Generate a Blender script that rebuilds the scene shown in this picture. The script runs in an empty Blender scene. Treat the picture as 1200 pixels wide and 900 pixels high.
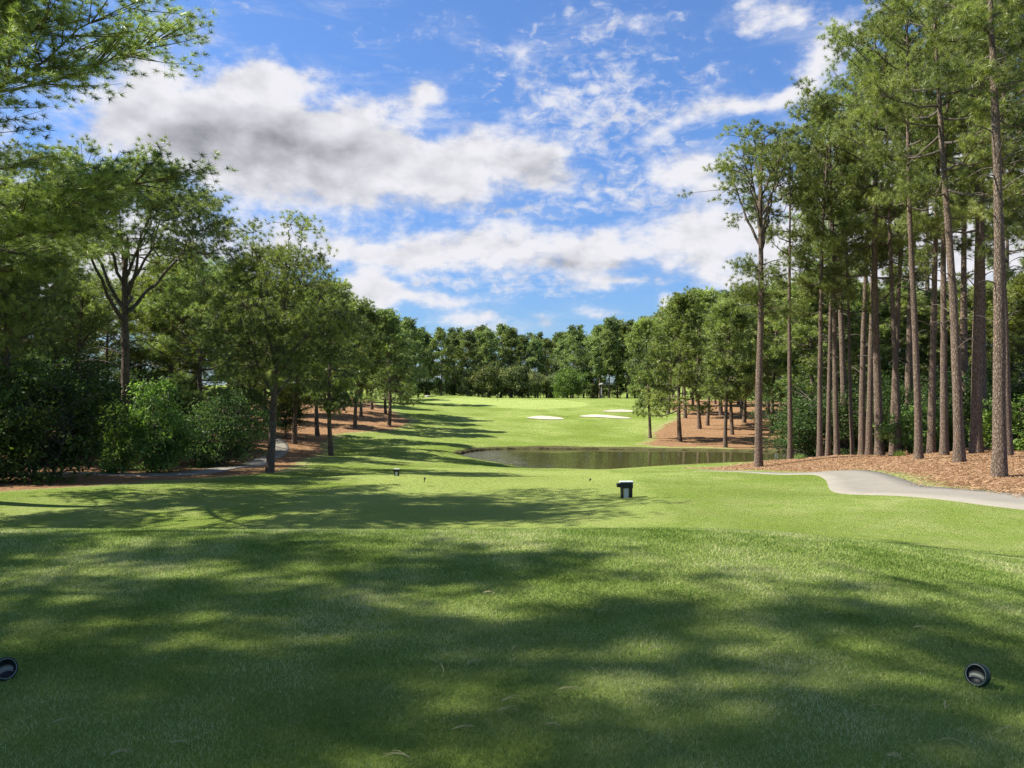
import bpy, math, random
import numpy as np
from mathutils import Vector, Matrix, Euler

random.seed(7)
RNG = np.random.default_rng(11)
F = 942.0            # focal length of the photograph in pixels of its 1200 px width
EYE = 1.6
scene = bpy.context.scene
col = scene.collection

# ------------------------------------------------------------------ helpers
def at(px, py, D):
    return ((px-600)/F*D, D, EYE-(py-450)/F*D)

def nrm(v):
    return v/np.maximum(np.linalg.norm(v, axis=-1, keepdims=True), 1e-9)

def make_mesh(name, V, Fc, mat=None, attrs=None, smooth=False):
    """V (n,3); Fc (m,k) all faces of one size, or a list of such arrays"""
    V = np.asarray(V, np.float32)
    groups = Fc if isinstance(Fc, list) else [Fc]
    groups = [np.asarray(g, np.int32) for g in groups if len(g)]
    me = bpy.data.meshes.new(name)
    me.vertices.add(len(V)); me.vertices.foreach_set('co', V.ravel())
    tot = sum(g.size for g in groups); nf = sum(len(g) for g in groups)
    me.loops.add(tot); me.polygons.add(nf)
    me.loops.foreach_set('vertex_index', np.concatenate([g.ravel() for g in groups]))
    sizes = np.concatenate([np.full(len(g), g.shape[1], np.int32) for g in groups])
    starts = np.concatenate([[0], np.cumsum(sizes)[:-1]]).astype(np.int32)
    me.polygons.foreach_set('loop_start', starts)
    if smooth:
        me.polygons.foreach_set('use_smooth', np.ones(nf, bool))
    if attrs:
        for k, a in attrs.items():
            at_ = me.attributes.new(k, 'FLOAT', 'POINT')
            at_.data.foreach_set('value', np.asarray(a, np.float32))
    me.update(calc_edges=True)
    if mat: me.materials.append(mat)
    return me

def link(name, data, parent=None, loc=(0,0,0), rot=None, scale=None):
    o = bpy.data.objects.new(name, data)
    col.objects.link(o)
    o.location = loc
    if rot is not None: o.rotation_euler = rot
    if scale is not None: o.scale = scale
    if parent: o.parent = parent
    return o

def tag(o, label=None, cat=None, group=None, kind=None):
    if label: o['label'] = label
    if cat: o['category'] = cat
    if group: o['group'] = group
    if kind: o['kind'] = kind
    return o

# ------------------------------------------------------------------ node helpers
class NT:
    def __init__(self, nt):
        self.nt = nt; self.n = nt.nodes; self.l = nt.links
    def node(self, t, **kw):
        nd = self.n.new(t)
        for k, v in kw.items(): setattr(nd, k, v)
        return nd
    def setin(self, sock, v):
        if hasattr(v, 'is_output') or isinstance(v, bpy.types.NodeSocket): self.l.new(v, sock)
        else: sock.default_value = v
    def m(self, op, a, b=0.0, c=0.0, clamp=False):
        nd = self.node('ShaderNodeMath', operation=op); nd.use_clamp = clamp
        self.setin(nd.inputs[0], a); self.setin(nd.inputs[1], b); self.setin(nd.inputs[2], c)
        return nd.outputs[0]
    def ss(self, x, a, b, lo=0.0, hi=1.0):
        nd = self.node('ShaderNodeMapRange', interpolation_type='SMOOTHSTEP')
        self.setin(nd.inputs[0], x); nd.inputs[1].default_value = a; nd.inputs[2].default_value = b
        nd.inputs[3].default_value = lo; nd.inputs[4].default_value = hi
        return nd.outputs[0]
    def mix(self, f, a, b, blend='MIX'):
        nd = self.node('ShaderNodeMix', data_type='RGBA', blend_type=blend)
        self.setin(nd.inputs[0], f); self.setin(nd.inputs[6], a); self.setin(nd.inputs[7], b)
        return nd.outputs[2]
    def noise(self, vec, scale, detail=3, rough=0.5, dist=0.0, out=0):
        nd = self.node('ShaderNodeTexNoise')
        if vec is not None: self.l.new(vec, nd.inputs['Vector'])
        nd.inputs['Scale'].default_value = scale; nd.inputs['Detail'].default_value = detail
        nd.inputs['Roughness'].default_value = rough; nd.inputs['Distortion'].default_value = dist
        return nd.outputs[out]
    def mapping(self, vec, scale=(1,1,1), rot=(0,0,0), loc=(0,0,0)):
        nd = self.node('ShaderNodeMapping')
        self.l.new(vec, nd.inputs[0]); nd.inputs['Scale'].default_value = scale
        nd.inputs['Rotation'].default_value = rot; nd.inputs['Location'].default_value = loc
        return nd.outputs[0]
    def attr(self, name):
        return self.node('ShaderNodeAttribute', attribute_name=name).outputs['Fac']
    def bump(self, h, strength, dist):
        nd = self.node('ShaderNodeBump'); self.l.new(h, nd.inputs['Height'])
        nd.inputs['Strength'].default_value = strength; nd.inputs['Distance'].default_value = dist
        return nd.outputs[0]

def new_mat(name):
    m = bpy.data.materials.new(name); m.use_nodes = True
    nt = NT(m.node_tree)
    for n in list(nt.n): nt.n.remove(n)
    out = nt.node('ShaderNodeOutputMaterial')
    return m, nt, out

def principled(nt, base, rough=0.6, spec=0.3, normal=None, metallic=0.0):
    p = nt.node('ShaderNodeBsdfPrincipled')
    nt.setin(p.inputs['Base Color'], base)
    nt.setin(p.inputs['Roughness'], rough)
    p.inputs['Specular IOR Level'].default_value = spec
    p.inputs['Metallic'].default_value = metallic
    if normal is not None: nt.l.new(normal, p.inputs['Normal'])
    return p

def C3(r, g, b): return (r, g, b, 1.0)

def mat_foliage(name, dark, light, trans=0.3, tcol=None, rough=0.55, spec=0.25):
    m, nt, out = new_mat(name)
    t = nt.attr('tint')
    oi = nt.node('ShaderNodeObjectInfo').outputs['Random']
    c = nt.mix(t, C3(*dark), C3(*light))
    f = nt.m('MULTIPLY_ADD', oi, 0.5, 0.75)
    hs = nt.node('ShaderNodeHueSaturation')
    nt.setin(hs.inputs['Hue'], nt.m('MULTIPLY_ADD', oi, 0.03, 0.485))
    nt.setin(hs.inputs['Saturation'], nt.m('MULTIPLY_ADD', oi, -0.15, 1.05))
    nt.setin(hs.inputs['Value'], f); nt.l.new(c, hs.inputs['Color'])
    p = principled(nt, hs.outputs[0], rough, spec)
    tr = nt.node('ShaderNodeBsdfTranslucent')
    tc = nt.mix(1.0, hs.outputs[0], C3(*(tcol or (1.3, 1.5, 0.6))), 'MULTIPLY')
    nt.l.new(tc, tr.inputs[0])
    mx = nt.node('ShaderNodeMixShader'); mx.inputs[0].default_value = trans
    nt.l.new(p.outputs[0], mx.inputs[1]); nt.l.new(tr.outputs[0], mx.inputs[2])
    nt.l.new(mx.outputs[0], out.inputs[0])
    return m

def mat_bark(name, dark, light, scale=1.0):
    m, nt, out = new_mat(name)
    tc = nt.node('ShaderNodeTexCoord').outputs['Object']
    mp = nt.mapping(tc, (12*scale, 12*scale, 4.5*scale))
    w = nt.noise(mp, 2.0, 3, out=1)
    add = nt.node('ShaderNodeVectorMath', operation='ADD'); nt.l.new(mp, add.inputs[0])
    sc = nt.node('ShaderNodeVectorMath', operation='SCALE'); nt.l.new(w, sc.inputs[0]); sc.inputs['Scale'].default_value = 0.7
    nt.l.new(sc.outputs[0], add.inputs[1])
    v = nt.node('ShaderNodeTexVoronoi', feature='DISTANCE_TO_EDGE'); nt.l.new(add.outputs[0], v.inputs['Vector']); v.inputs['Scale'].default_value = 1.3
    v2 = nt.node('ShaderNodeTexVoronoi'); nt.l.new(add.outputs[0], v2.inputs['Vector']); v2.inputs['Scale'].default_value = 1.3
    plate = nt.ss(v.outputs['Distance'], -0.10, 0.26)
    n = nt.noise(mp, 9, 4, 0.7)
    f = nt.m('MULTIPLY', plate, nt.m('MULTIPLY_ADD', n, 1.5, 0.05), clamp=True)
    c = nt.mix(f, C3(*dark), C3(*light))
    sep = nt.node('ShaderNodeSeparateColor'); nt.l.new(v2.outputs['Color'], sep.inputs[0])
    c = nt.mix(nt.m('MULTIPLY', sep.outputs[0], 0.45), c, C3(light[0]*0.55, light[1]*0.5, light[2]*0.48))
    h = nt.m('ADD', plate, nt.m('MULTIPLY', n, 0.5))
    p = principled(nt, c, 0.85, 0.2, nt.bump(h, 0.9, 0.035))
    nt.l.new(p.outputs[0], out.inputs[0])
    return m

M = {}
M['needles'] = mat_foliage('pine_needles', (0.042,0.070,0.018), (0.375,0.425,0.125), 0.31, rough=0.42, spec=0.5)
M['needles_far'] = mat_foliage('pine_needles_far', (0.052,0.082,0.030), (0.335,0.390,0.135), 0.31, rough=0.45, spec=0.45)
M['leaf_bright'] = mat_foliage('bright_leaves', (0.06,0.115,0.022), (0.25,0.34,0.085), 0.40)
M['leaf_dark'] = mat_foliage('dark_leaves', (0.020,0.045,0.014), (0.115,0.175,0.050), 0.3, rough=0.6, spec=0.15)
M['leaf_brown'] = mat_foliage('brownish_leaves', (0.05,0.085,0.028), (0.33,0.33,0.14), 0.32)
M['leaf_mid'] = mat_foliage('mid_green_leaves', (0.05,0.095,0.024), (0.24,0.34,0.09), 0.35)
M['bark'] = mat_bark('pine_bark', (0.030,0.021,0.015), (0.30,0.225,0.165))
M['bark_grey'] = mat_bark('grey_bark', (0.03,0.025,0.02), (0.24,0.20,0.16), 0.8)

def mat_plain(name, c, rough=0.5, spec=0.4, metallic=0, var=0.15, scale=20, bumpd=0.0):
    m, nt, out = new_mat(name)
    tc = nt.node('ShaderNodeTexCoord').outputs['Object']
    n = nt.noise(tc, scale, 4, 0.6)
    cc = nt.mix(n, C3(*[v*(1-var) for v in c]), C3(*[min(1, v*(1+var)) for v in c]))
    p = principled(nt, cc, rough, spec, nt.bump(n, 0.4, bumpd) if bumpd else None, metallic)
    nt.l.new(p.outputs[0], out.inputs[0])
    return m
M['marker_green'] = mat_plain('dark_green_paint', (0.012,0.028,0.020), 0.45, 0.25)
M['marker_black'] = mat_plain('black_recess', (0.008,0.010,0.010), 0.5, 0.4)
M['emblem'] = mat_plain('cast_metal_emblem', (0.17,0.17,0.13), 0.45, 0.5, 0.2, 0.35, 120, 0.002)
M['pale_line'] = mat_plain('pale_metal_line', (0.22,0.25,0.21), 0.5, 0.3)
M['box_black'] = mat_plain('black_plastic', (0.010,0.014,0.018), 0.4, 0.4)
M['box_white'] = mat_plain('white_plastic', (0.55,0.55,0.53), 0.5, 0.4, 0, 0.05)
M['post_grey'] = mat_plain('weathered_post', (0.28,0.27,0.25), 0.8, 0.2)
M['twig'] = mat_plain('dry_needle', (0.42,0.36,0.17), 0.7, 0.2)
M['flag_red'] = mat_plain('flag_cloth', (0.03,0.03,0.035), 0.8, 0.2)
M['rock'] = mat_plain('pale_rock', (0.38,0.36,0.32), 0.9, 0.2, 0, 0.3, 8, 0.05)

# ------------------------------------------------------------------ terrain
CP = [ # x, y, z of the land without the raised tee
 (0,12,-1.45),(0,18,-1.6),(0,24,-1.75),(0,30,-2.05),(0,40,-2.9),(0,50,-3.7),(0,55,-4.05),(0,62,-4.1),(0,70,-3.78),(0,80,-3.5),(0,90,-3.25),
 (0,105,-2.85),(0,120,-2.45),(0,135,-1.75),(0,150,-1.3),(0,165,-1.35),(0,200,-2.0),
 (-5,36,-2.45),(-6,57,-3.5),(-7,66,-3.6),(-8,75,-3.45),(-7,45,-3.1),
 (8,20,-1.35),(8,30,-2.0),(8,42,-2.95),(9,53,-3.9),(9,70,-3.85),(12,18,-1.15),(11,26,-1.75),(12,35,-2.3),(12,44,-3.05),(15,55,-3.85),(15,48,-3.25),
 (13,73,-3.85),(18,70,-3.9),(24,66,-3.9),(28,62,-3.6),(24,56,-3.7),(19,50,-3.0),(19,45,-2.7),(18,32,-1.63),(16.2,26.5,-1.5),(24,40,-1.9),(30,50,-2.4),
 (25,30,-1.2),(40,40,-1.6),(20,75,-3.9),(22,95,-3.45),(29,110,-3.05),(36,130,-2.2),(18,120,-2.7),(18,100,-3.1),(22,140,-1.8),(16,150,-1.35),(40,170,-1.6),
 (-11,20.7,-1.7),(-16,25.6,-1.8),(-12,37,-2.6),(-13,50,-3.1),(-12.5,59,-3.4),(-13,70,-3.2),(-13,83,-2.8),(-12,100,-2.5),(-20,100,-1.6),(-20,80,-2.3),
 (-20,60,-2.8),(-25,60,-2.7),(-30,40,-2.5),(-20,36,-2.4),(-40,25,-2.0),(-25,20,-1.8),(-60,60,-2.4),(-60,120,-1.4),(-20,125,-1.5),(-14,140,-1.2),(-35,100,-1.4),
 (60,40,-1.8),(60,100,-2.2),(50,15,-1.2),(-50,0,-1.8),(40,200,-2.0),(-40,170,-1.3),(-50,210,-2),(60,150,-2),
 (0,-25,-1.2),(-30,-25,-1.4),(30,-25,-1.2),(20,5,-1.1),(-20,5,-1.6),(80,80,-2),(-80,80,-2),(0,240,-2.2),(-90,200,-2),(90,200,-2),(0,-60,-1.5),(-90,-40,-1.8),(90,-40,-1.6),(100,20,-1.6),(-100,40,-2)]
CP = np.array(CP, float)
_d = np.linalg.norm(CP[:,None,:2]-CP[None,:,:2], axis=-1)
_n = len(CP)
_A = np.zeros((_n+1, _n+1)); _A[:_n,:_n] = -_d - 0.0*np.eye(_n); _A[:_n,:_n] -= 1.2*np.eye(_n)*-1*0
def _kern(d): return -np.sqrt(d*d+9.0)
_A[:_n,:_n] = _kern(_d) + 0.15*np.eye(_n)*-1
_A[:_n,_n] = 1; _A[_n,:_n] = 1
_W = np.linalg.solve(_A, np.concatenate([CP[:,2], [0]]))

def ssf(t): t = np.clip(t, 0, 1); return t*t*(3-2*t)

def poly_sd(P, x, y):
    """signed distance to polygon, negative inside"""
    P = np.asarray(P, float); x = np.asarray(x, float); y = np.asarray(y, float)
    d = np.full(x.shape, 1e9); ins = np.zeros(x.shape, bool)
    n = len(P)
    for i in range(n):
        a = P[i]; b = P[(i+1) % n]
        ex, ey = b-a
        t = np.clip(((x-a[0])*ex+(y-a[1])*ey)/(ex*ex+ey*ey+1e-12), 0, 1)
        d = np.minimum(d, np.hypot(x-a[0]-t*ex, y-a[1]-t*ey))
        c = ((a[1] > y) != (b[1] > y)) & (x < (b[0]-a[0])*(y-a[1])/((b[1]-a[1]) if b[1] != a[1] else 1e-12)+a[0])
        ins ^= c
    return np.where(ins, -d, d)

def smooth_poly(P, it=2):
    P = [tuple(p) for p in P]
    for _ in range(it):
        Q = []
        for i in range(len(P)):
            a = P[i]; b = P[(i+1) % len(P)]
            Q += [(a[0]*.75+b[0]*.25, a[1]*.75+b[1]*.25), (a[0]*.25+b[0]*.75, a[1]*.25+b[1]*.75)]
        P = Q
    return P

WATER_Z = -4.1
POND = smooth_poly([(-4.5,63),(-3.6,67.5),(-1,70.3),(5,70.2),(11,69.6),(17,68.8),(23,67.4),(28,63),(25,58.5),(19,59),(15,58.6),(12,55.8),(8,53.8),(4,54.3),(1,56.0),(-2,59)], 2)
BUNK = {
 'a': smooth_poly([(1.6,104.2),(3.0,103.2),(5.2,102.9),(6.9,103.6),(6.4,104.8),(4.6,104.9),(2.6,105.3)], 2),
 'b': smooth_poly([(8.6,107.6),(10.2,106.1),(13.2,105.2),(15.9,105.8),(15.5,107.0),(12.6,107.2),(10.2,108.6)], 2),
 'c': smooth_poly([(13.2,121.6),(14.5,120.4),(17.6,120.2),(18.8,121.6),(16.6,122.8)], 2)}
STRAW = [
 smooth_poly([(-200,24.2),(-40,24.0),(-22,24.6),(-14.8,26.5),(-13.6,31),(-12.2,36.5),(-11.6,42),(-13.2,50),(-13.3,56),(-15.2,64),(-16,72),(-13.5,77),(-11.3,84),(-11.6,93),(-14.5,101),(-17.5,112),(-24,135),(-32,160),(-200,170)], 1),
 smooth_poly([(11.2,71.2),(14,77),(15,86),(18.5,96),(22,106),(25,117),(25,128),(28,145),(34,165),(200,170),(200,60),(24.5,58.5),(24,66.8),(17,70.4)], 1),
 smooth_poly([(9.8,46),(13.5,36.5),(14.8,33.5),(14.9,29.5),(13.4,25.2),(13.2,21.8),(13.0,19.0),(18,13.5),(60,-4),(200,-40),(200,70),(30,70),(24.2,58.5),(20,57),(15.5,51.5),(12,48.5)], 1),
]
TEE2 = [(-6.2,17.6),(3.6,17.2),(4.6,30),(5.6,47),(-4.8,49),(-5.6,34)]
GREEN = smooth_poly([(-15,133),(-8,127),(2,124),(10,128),(14,138),(10,148),(0,152),(-10,148)], 2)
PATH_C = [(42,-2),(26,8.0),(19.0,13.0),(13.8,16.7),(11.75,20.2),(11.4,24.3),(12.6,29),(13.1,32.5),(12.3,34.8),(10.8,36.4),(8.4,37.6)]

def mound(x, y):
    dx = np.maximum(np.maximum(-14-x, x-1.8), 0)/11.0
    dy = np.maximum(np.maximum(-14-y, y-7.9), 0)/8.4
    return 1-ssf(np.hypot(dx, dy))

def ground(x, y, carve=True):
    x = np.atleast_1d(np.asarray(x, float)); y = np.atleast_1d(np.asarray(y, float))
    shp = x.shape; X = x.ravel(); Y = y.ravel(); z = np.empty(X.size)
    for i in range(0, X.size, 20000):
        d = np.hypot(X[i:i+20000,None]-CP[None,:,0], Y[i:i+20000,None]-CP[None,:,1])
        z[i:i+20000] = _kern(d)@_W[:_n]+_W[_n]
    far = ssf((np.hypot(X, Y)-230)/150)
    z = z*(1-far)+(-2.5)*far
    u = 0.05*np.sin(X*0.55+Y*0.21)*np.sin(Y*0.33-X*0.12)+0.035*np.sin(X*0.9-Y*0.75+1.3)
    m = mound(X, Y)
    z = (z+u*(1-far))*(1-m)+0.0*m
    # raised lips behind the bunkers and a low ridge by the pond
    for cx, cy, r, h in ((4.4,106.8,2.8,0.5),(12.4,110.0,3.8,0.6),(16.5,124.6,3.2,0.45),(-6,60.5,3.2,0.25),(-1,133,9,0.18),(-11.5,151,8,0.55),(8.5,35.5,3.5,0.12)):
        z = z+h*np.exp(-((X-cx)**2+(Y-cy)**2)/(r*r))
    for P in BUNK.values():
        sd = poly_sd(P, X, Y)
        z = z-0.22*ssf((0.3-sd)/1.2)
    if carve:
        sd = poly_sd(POND, X, Y)
        near = ssf((1.6-sd)/1.6)
        # shore: land meets the water just above its level
        z = np.where(sd > 0, z*(1-near*0.55)+near*0.55*np.minimum(z, WATER_Z+0.12), z)
        z = np.where(sd <= 0, np.minimum(z, WATER_Z+0.2)*1.0, z)
        z = z-1.1*ssf((0.12-sd)/0.55)
    return z.reshape(shp)

def gz(x, y): return float(ground([x], [y])[0])

def axis(segs):
    a = []
    for s, e, st in segs: a += list(np.arange(s, e, st))
    a.append(segs[-1][1]); return np.array(a)
gx = axis([(-2500,-600,400),(-600,-200,80),(-200,-90,12),(-90,-34,2.5),(-34,-20,0.6),(-20,32,0.34),(32,50,1.0),(50,110,4),(110,200,12),(200,600,80),(600,2500,400)])
gy = axis([(-900,-200,140),(-200,-40,15),(-40,-4,2),(-4,74,0.34),(74,132,0.55),(132,200,1.2),(200,300,8),(300,700,60),(700,2900,400)])
GX, GY = np.meshgrid(gx, gy)
GZ = ground(GX, GY)
nx, ny = len(gx), len(gy)
idx = np.arange(nx*ny).reshape(ny, nx)
faces = np.stack([idx[:-1,:-1].ravel(), idx[:-1,1:].ravel(), idx[1:,1:].ravel(), idx[1:,:-1].ravel()], 1)
V = np.stack([GX.ravel(), GY.ravel(), GZ.ravel()], 1)
sd_straw = np.min([poly_sd(P, GX, GY) for P in STRAW], axis=0).ravel()
sd_tee = poly_sd(TEE2, GX, GY).ravel()
sd_green = poly_sd(GREEN, GX, GY).ravel()
sd_pond = poly_sd(POND, GX, GY).ravel()

# ground material
m, nt, out = new_mat('ground_turf_and_straw')
geo = nt.node('ShaderNodeNewGeometry').outputs['Position']
n_big = nt.noise(geo, 0.16, 4, 0.55)
n_mid = nt.noise(geo, 1.1, 5, 0.6)
n_fine = nt.noise(nt.mapping(geo, (1, 0.7, 1)), 34, 3, 0.65)
n_vf = nt.noise(geo, 150, 2, 0.6)
n_pat = nt.noise(geo, 3.5, 4, 0.65)
gA = C3(0.160,0.208,0.042); gB = C3(0.300,0.340,0.110); gDry = C3(0.38,0.37,0.17)
g = nt.mix(nt.ss(n_big, 0.32, 0.68), gA, gB)
g = nt.mix(nt.ss(n_mid, 0.35, 0.70, 0, 0.75), g, C3(0.175,0.250,0.040))
# zones
tee = nt.m('ADD', nt.attr('sd_tee'), nt.m('MULTIPLY_ADD', n_mid, 1.0, -0.5))
teem = nt.ss(tee, 0.35, -0.35)
g = nt.mix(nt.m('MULTIPLY', teem, 0.55), g, C3(0.33,0.380,0.110))
grn = nt.ss(nt.attr('sd_green'), 0.6, -0.6)
g = nt.mix(nt.m('MULTIPLY', grn, 0.7), g, C3(0.36,0.43,0.13))
# dry patches of the turf
g = nt.mix(nt.m('MULTIPLY', nt.ss(n_pat, 0.60, 0.78), 0.45), g, gDry)
g = nt.mix(nt.ss(n_fine, 0.35, 0.75, 0, 0.5), g, C3(0.085,0.140,0.022))
g = nt.mix(nt.ss(n_vf, 0.45, 0.8, 0, 0.30), g, C3(0.36,0.42,0.16))
# straw
s_n = nt.noise(nt.mapping(geo, (1,1,1)), 6, 6, 0.75)
s_n2 = nt.noise(geo, 45, 3, 0.7)
s_big = nt.noise(geo, 0.45, 4, 0.6)
s = nt.mix(nt.ss(s_n, 0.3, 0.7), C3(0.130,0.070,0.034), C3(0.37,0.215,0.115))
s = nt.mix(nt.ss(s_n2, 0.35, 0.8, 0, 0.5), s, C3(0.42,0.27,0.15))
s = nt.mix(nt.ss(s_big, 0.58, 0.75, 0, 0.6), s, C3(0.33,0.26,0.17))
rag = nt.m('ADD', nt.attr('sd_straw'), nt.m('ADD', nt.m('MULTIPLY_ADD', n_mid, 2.6, -1.3), nt.m('MULTIPLY_ADD', s_n, 1.4, -0.7)))
sm = nt.ss(rag, 0.28, -0.28)
edge = nt.m('MULTIPLY', nt.ss(rag, 1.3, 0.1), nt.m('SUBTRACT', 1.0, sm))
g = nt.mix(nt.m('MULTIPLY', edge, 0.55), g, C3(0.36,0.31,0.16))
cc = nt.mix(sm, g, s)
# pond bank soil
pd = nt.m('ADD', nt.attr('sd_pond'), nt.m('MULTIPLY_ADD', n_mid, 0.7, -0.35))
cc = nt.mix(nt.ss(pd, 0.75, 0.35, 0, 0.9), cc, C3(0.10,0.085,0.045))
cc = nt.mix(nt.ss(pd, 0.12, -0.05), cc, C3(0.035,0.030,0.018))
hgt = nt.m('ADD', nt.m('MULTIPLY', n_fine, 1.0), nt.m('ADD', nt.m('MULTIPLY', n_vf, 0.5), nt.m('MULTIPLY', n_pat, 2.2)))
p = principled(nt, cc, 0.95, 0.0, nt.bump(hgt, 0.9, 0.045))
nt.l.new(p.outputs[0], out.inputs[0])
M['ground'] = m
me = make_mesh('ground', V, faces, M['ground'], {'sd_straw': sd_straw, 'sd_tee': sd_tee, 'sd_green': sd_green, 'sd_pond': sd_pond}, smooth=True)
tag(link('ground', me), kind='structure')

# water
m, nt, out = new_mat('pond_water')
geo = nt.node('ShaderNodeNewGeometry').outputs['Position']
rip = nt.noise(nt.mapping(geo, (1, 2.0, 1)), 1.6, 3, 0.6)
ripf = nt.noise(nt.mapping(geo, (1, 1.6, 1)), 9, 3, 0.6)
sepx = nt.node('ShaderNodeSeparateXYZ'); nt.l.new(geo, sepx.inputs[0])
ruffle = nt.ss(nt.m('ADD', sepx.outputs[0], nt.m('MULTIPLY_ADD', rip, 5.0, -2.5)), 1.4, -2.4)
hh = nt.m('ADD', nt.m('MULTIPLY', rip, 0.10), nt.m('MULTIPLY', ripf, nt.m('MULTIPLY_ADD', ruffle, 0.45, 0.03)))
p = principled(nt, C3(0.070,0.068,0.024), 0.04, 0.5, nt.bump(hh, 0.5, 0.05))
p.inputs['IOR'].default_value = 1.33
nt.l.new(p.outputs[0], out.inputs[0])
wx = np.linspace(-6, 30, 37); wy = np.linspace(52, 72, 21)
WX, WY = np.meshgrid(wx, wy); wi = np.arange(WX.size).reshape(WX.shape)
wf = np.stack([wi[:-1,:-1].ravel(), wi[:-1,1:].ravel(), wi[1:,1:].ravel(), wi[1:,:-1].ravel()], 1)
wc = np.stack([(WX[:-1,:-1].ravel()+.5), (WY[:-1,:-1].ravel()+.5)], 1)
keep = poly_sd(POND, wc[:,0], wc[:,1]) < 1.3
me = make_mesh('pond_water', np.stack([WX.ravel(), WY.ravel(), np.full(WX.size, WATER_Z)], 1), wf[keep], m)
tag(link('pond_water', me), kind='structure')

# bunkers: sand sheets lying in their hollows
m, nt, out = new_mat('bunker_sand')
geo = nt.node('ShaderNodeNewGeometry').outputs['Position']
n = nt.noise(geo, 3, 4, 0.6)
p = principled(nt, nt.mix(n, C3(0.42,0.38,0.28), C3(0.54,0.50,0.39)), 0.9, 0.15, nt.bump(n, 0.4, 0.05))
nt.l.new(p.outputs[0], out.inputs[0]); M['sand'] = m
for k in ('a', 'b', 'c'):
    P = np.array(BUNK[k]); c = P.mean(0); rings = [1.0, 0.8, 0.55, 0.3]
    vv = []
    for r in rings:
        q = c+(P-c)*r; vv.append(np.stack([q[:,0], q[:,1], ground(q[:,0], q[:,1])+0.06], 1))
    vv.append(np.array([[c[0], c[1], gz(*c)+0.06]]))
    n_ = len(P); quads = []; tris = []
    for r in range(len(rings)-1):
        for i in range(n_):
            j = (i+1) % n_; quads.append((r*n_+i, r*n_+j, (r+1)*n_+j, (r+1)*n_+i))
    for i in range(n_): tris.append(((len(rings)-1)*n_+i, (len(rings)-1)*n_+(i+1) % n_, len(rings)*n_))
    # a sloping rim that closes the sheet to the turf
    tag(link('sand_bunker', make_mesh('sand_bunker', np.concatenate(vv), [quads, tris], M['sand'], smooth=True)), kind='structure')

# cart path
m, nt, out = new_mat('cart_path_concrete')
geo = nt.node('ShaderNodeNewGeometry').outputs['Position']
n = nt.noise(geo, 1.2, 5, 0.6); n2 = nt.noise(geo, 40, 3, 0.7)
c = nt.mix(n, C3(0.205,0.185,0.150), C3(0.30,0.275,0.225)); c = nt.mix(nt.ss(n2, 0.4, 0.7, 0, 0.35), c, C3(0.15,0.13,0.10))
p = principled(nt, c, 0.85, 0.2, nt.bump(n2, 0.3, 0.01)); nt.l.new(p.outputs[0], out.inputs[0]); M['path'] = m
def catmull(P, n=10):
    P = np.array(P, float); P = np.vstack([2*P[0]-P[1], P, 2*P[-1]-P[-2]]); o = []
    for i in range(1, len(P)-2):
        for t in np.linspace(0, 1, n, endpoint=False):
            a, b, c, d = P[i-1], P[i], P[i+1], P[i+2]
            o.append(0.5*((2*b)+(-a+c)*t+(2*a-5*b+4*c-d)*t*t+(-a+3*b-3*c+d)*t**3))
    o.append(P[-2]); return np.array(o)
def strip(name, P, widths, mat, lift=0.035):
    Q = catmull(P, 12); w = np.interp(np.linspace(0, 1, len(Q)), np.linspace(0, 1, len(widths)), widths)
    T = np.gradient(Q, axis=0); T = nrm(T); N = np.stack([-T[:,1], T[:,0]], 1)
    cols = np.array([-1.06,-1.0,-0.5,0,0.5,1.0,1.06]); rows = []
    for c_ in cols:
        q = Q+N*(w*0.5*c_)[:,None]
        z = ground(q[:,0], q[:,1])+(lift if abs(c_) <= 1 else -0.12)
        rows.append(np.stack([q[:,0], q[:,1], z], 1))
    A = np.stack(rows, 1); k = len(cols)
    ii = np.arange(len(Q)*k).reshape(len(Q), k)
    f = np.stack([ii[:-1,:-1].ravel(), ii[1:,:-1].ravel(), ii[1:,1:].ravel(), ii[:-1,1:].ravel()], 1)
    return tag(link(name, make_mesh(name, A.reshape(-1,3), f, mat, smooth=True)), kind='structure')
strip('cart_path', PATH_C, [2.9]*6+[2.4,2.2,1.8,1.2,0.3], M['path'])
strip('woodland_path', [(-26,33.0),(-20,35.4),(-15.5,37.5),(-14.6,43),(-15.2,50),(-16.6,58),(-19.5,66)], [1.5,1.5,1.4,1.2,1.1,1.0,1.0], M['path'])

# ------------------------------------------------------------------ tree generators
def tubes(lines, sides):
    """lines: list of (P (m,3), R (m,)) -> verts, quads"""
    VV = []; FF = []; off = 0
    ang = np.linspace(0, 2*np.pi, sides, endpoint=False)
    for P, R in lines:
        P = np.asarray(P, float); R = np.asarray(R, float)
        T = nrm(np.gradient(P, axis=0))
        ref = np.array([0.31, 0.95, 0.0]) if abs(T[0,2]) > 0.8 else np.array([0, 0, 1.0])
        A = nrm(np.cross(T, ref)); B = np.cross(T, A)
        ring = P[:,None]+R[:,None,None]*(np.cos(ang)[None,:,None]*A[:,None]+np.sin(ang)[None,:,None]*B[:,None])
        VV.append(ring.reshape(-1,3)); m_ = len(P)
        ii = off+np.arange(m_*sides).reshape(m_, sides); jj = np.roll(ii, -1, 1)
        FF.append(np.stack([ii[:-1].ravel(), jj[:-1].ravel(), jj[1:].ravel(), ii[1:].ravel()], 1))
        off += m_*sides
    return np.concatenate(VV), np.concatenate(FF)

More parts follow.
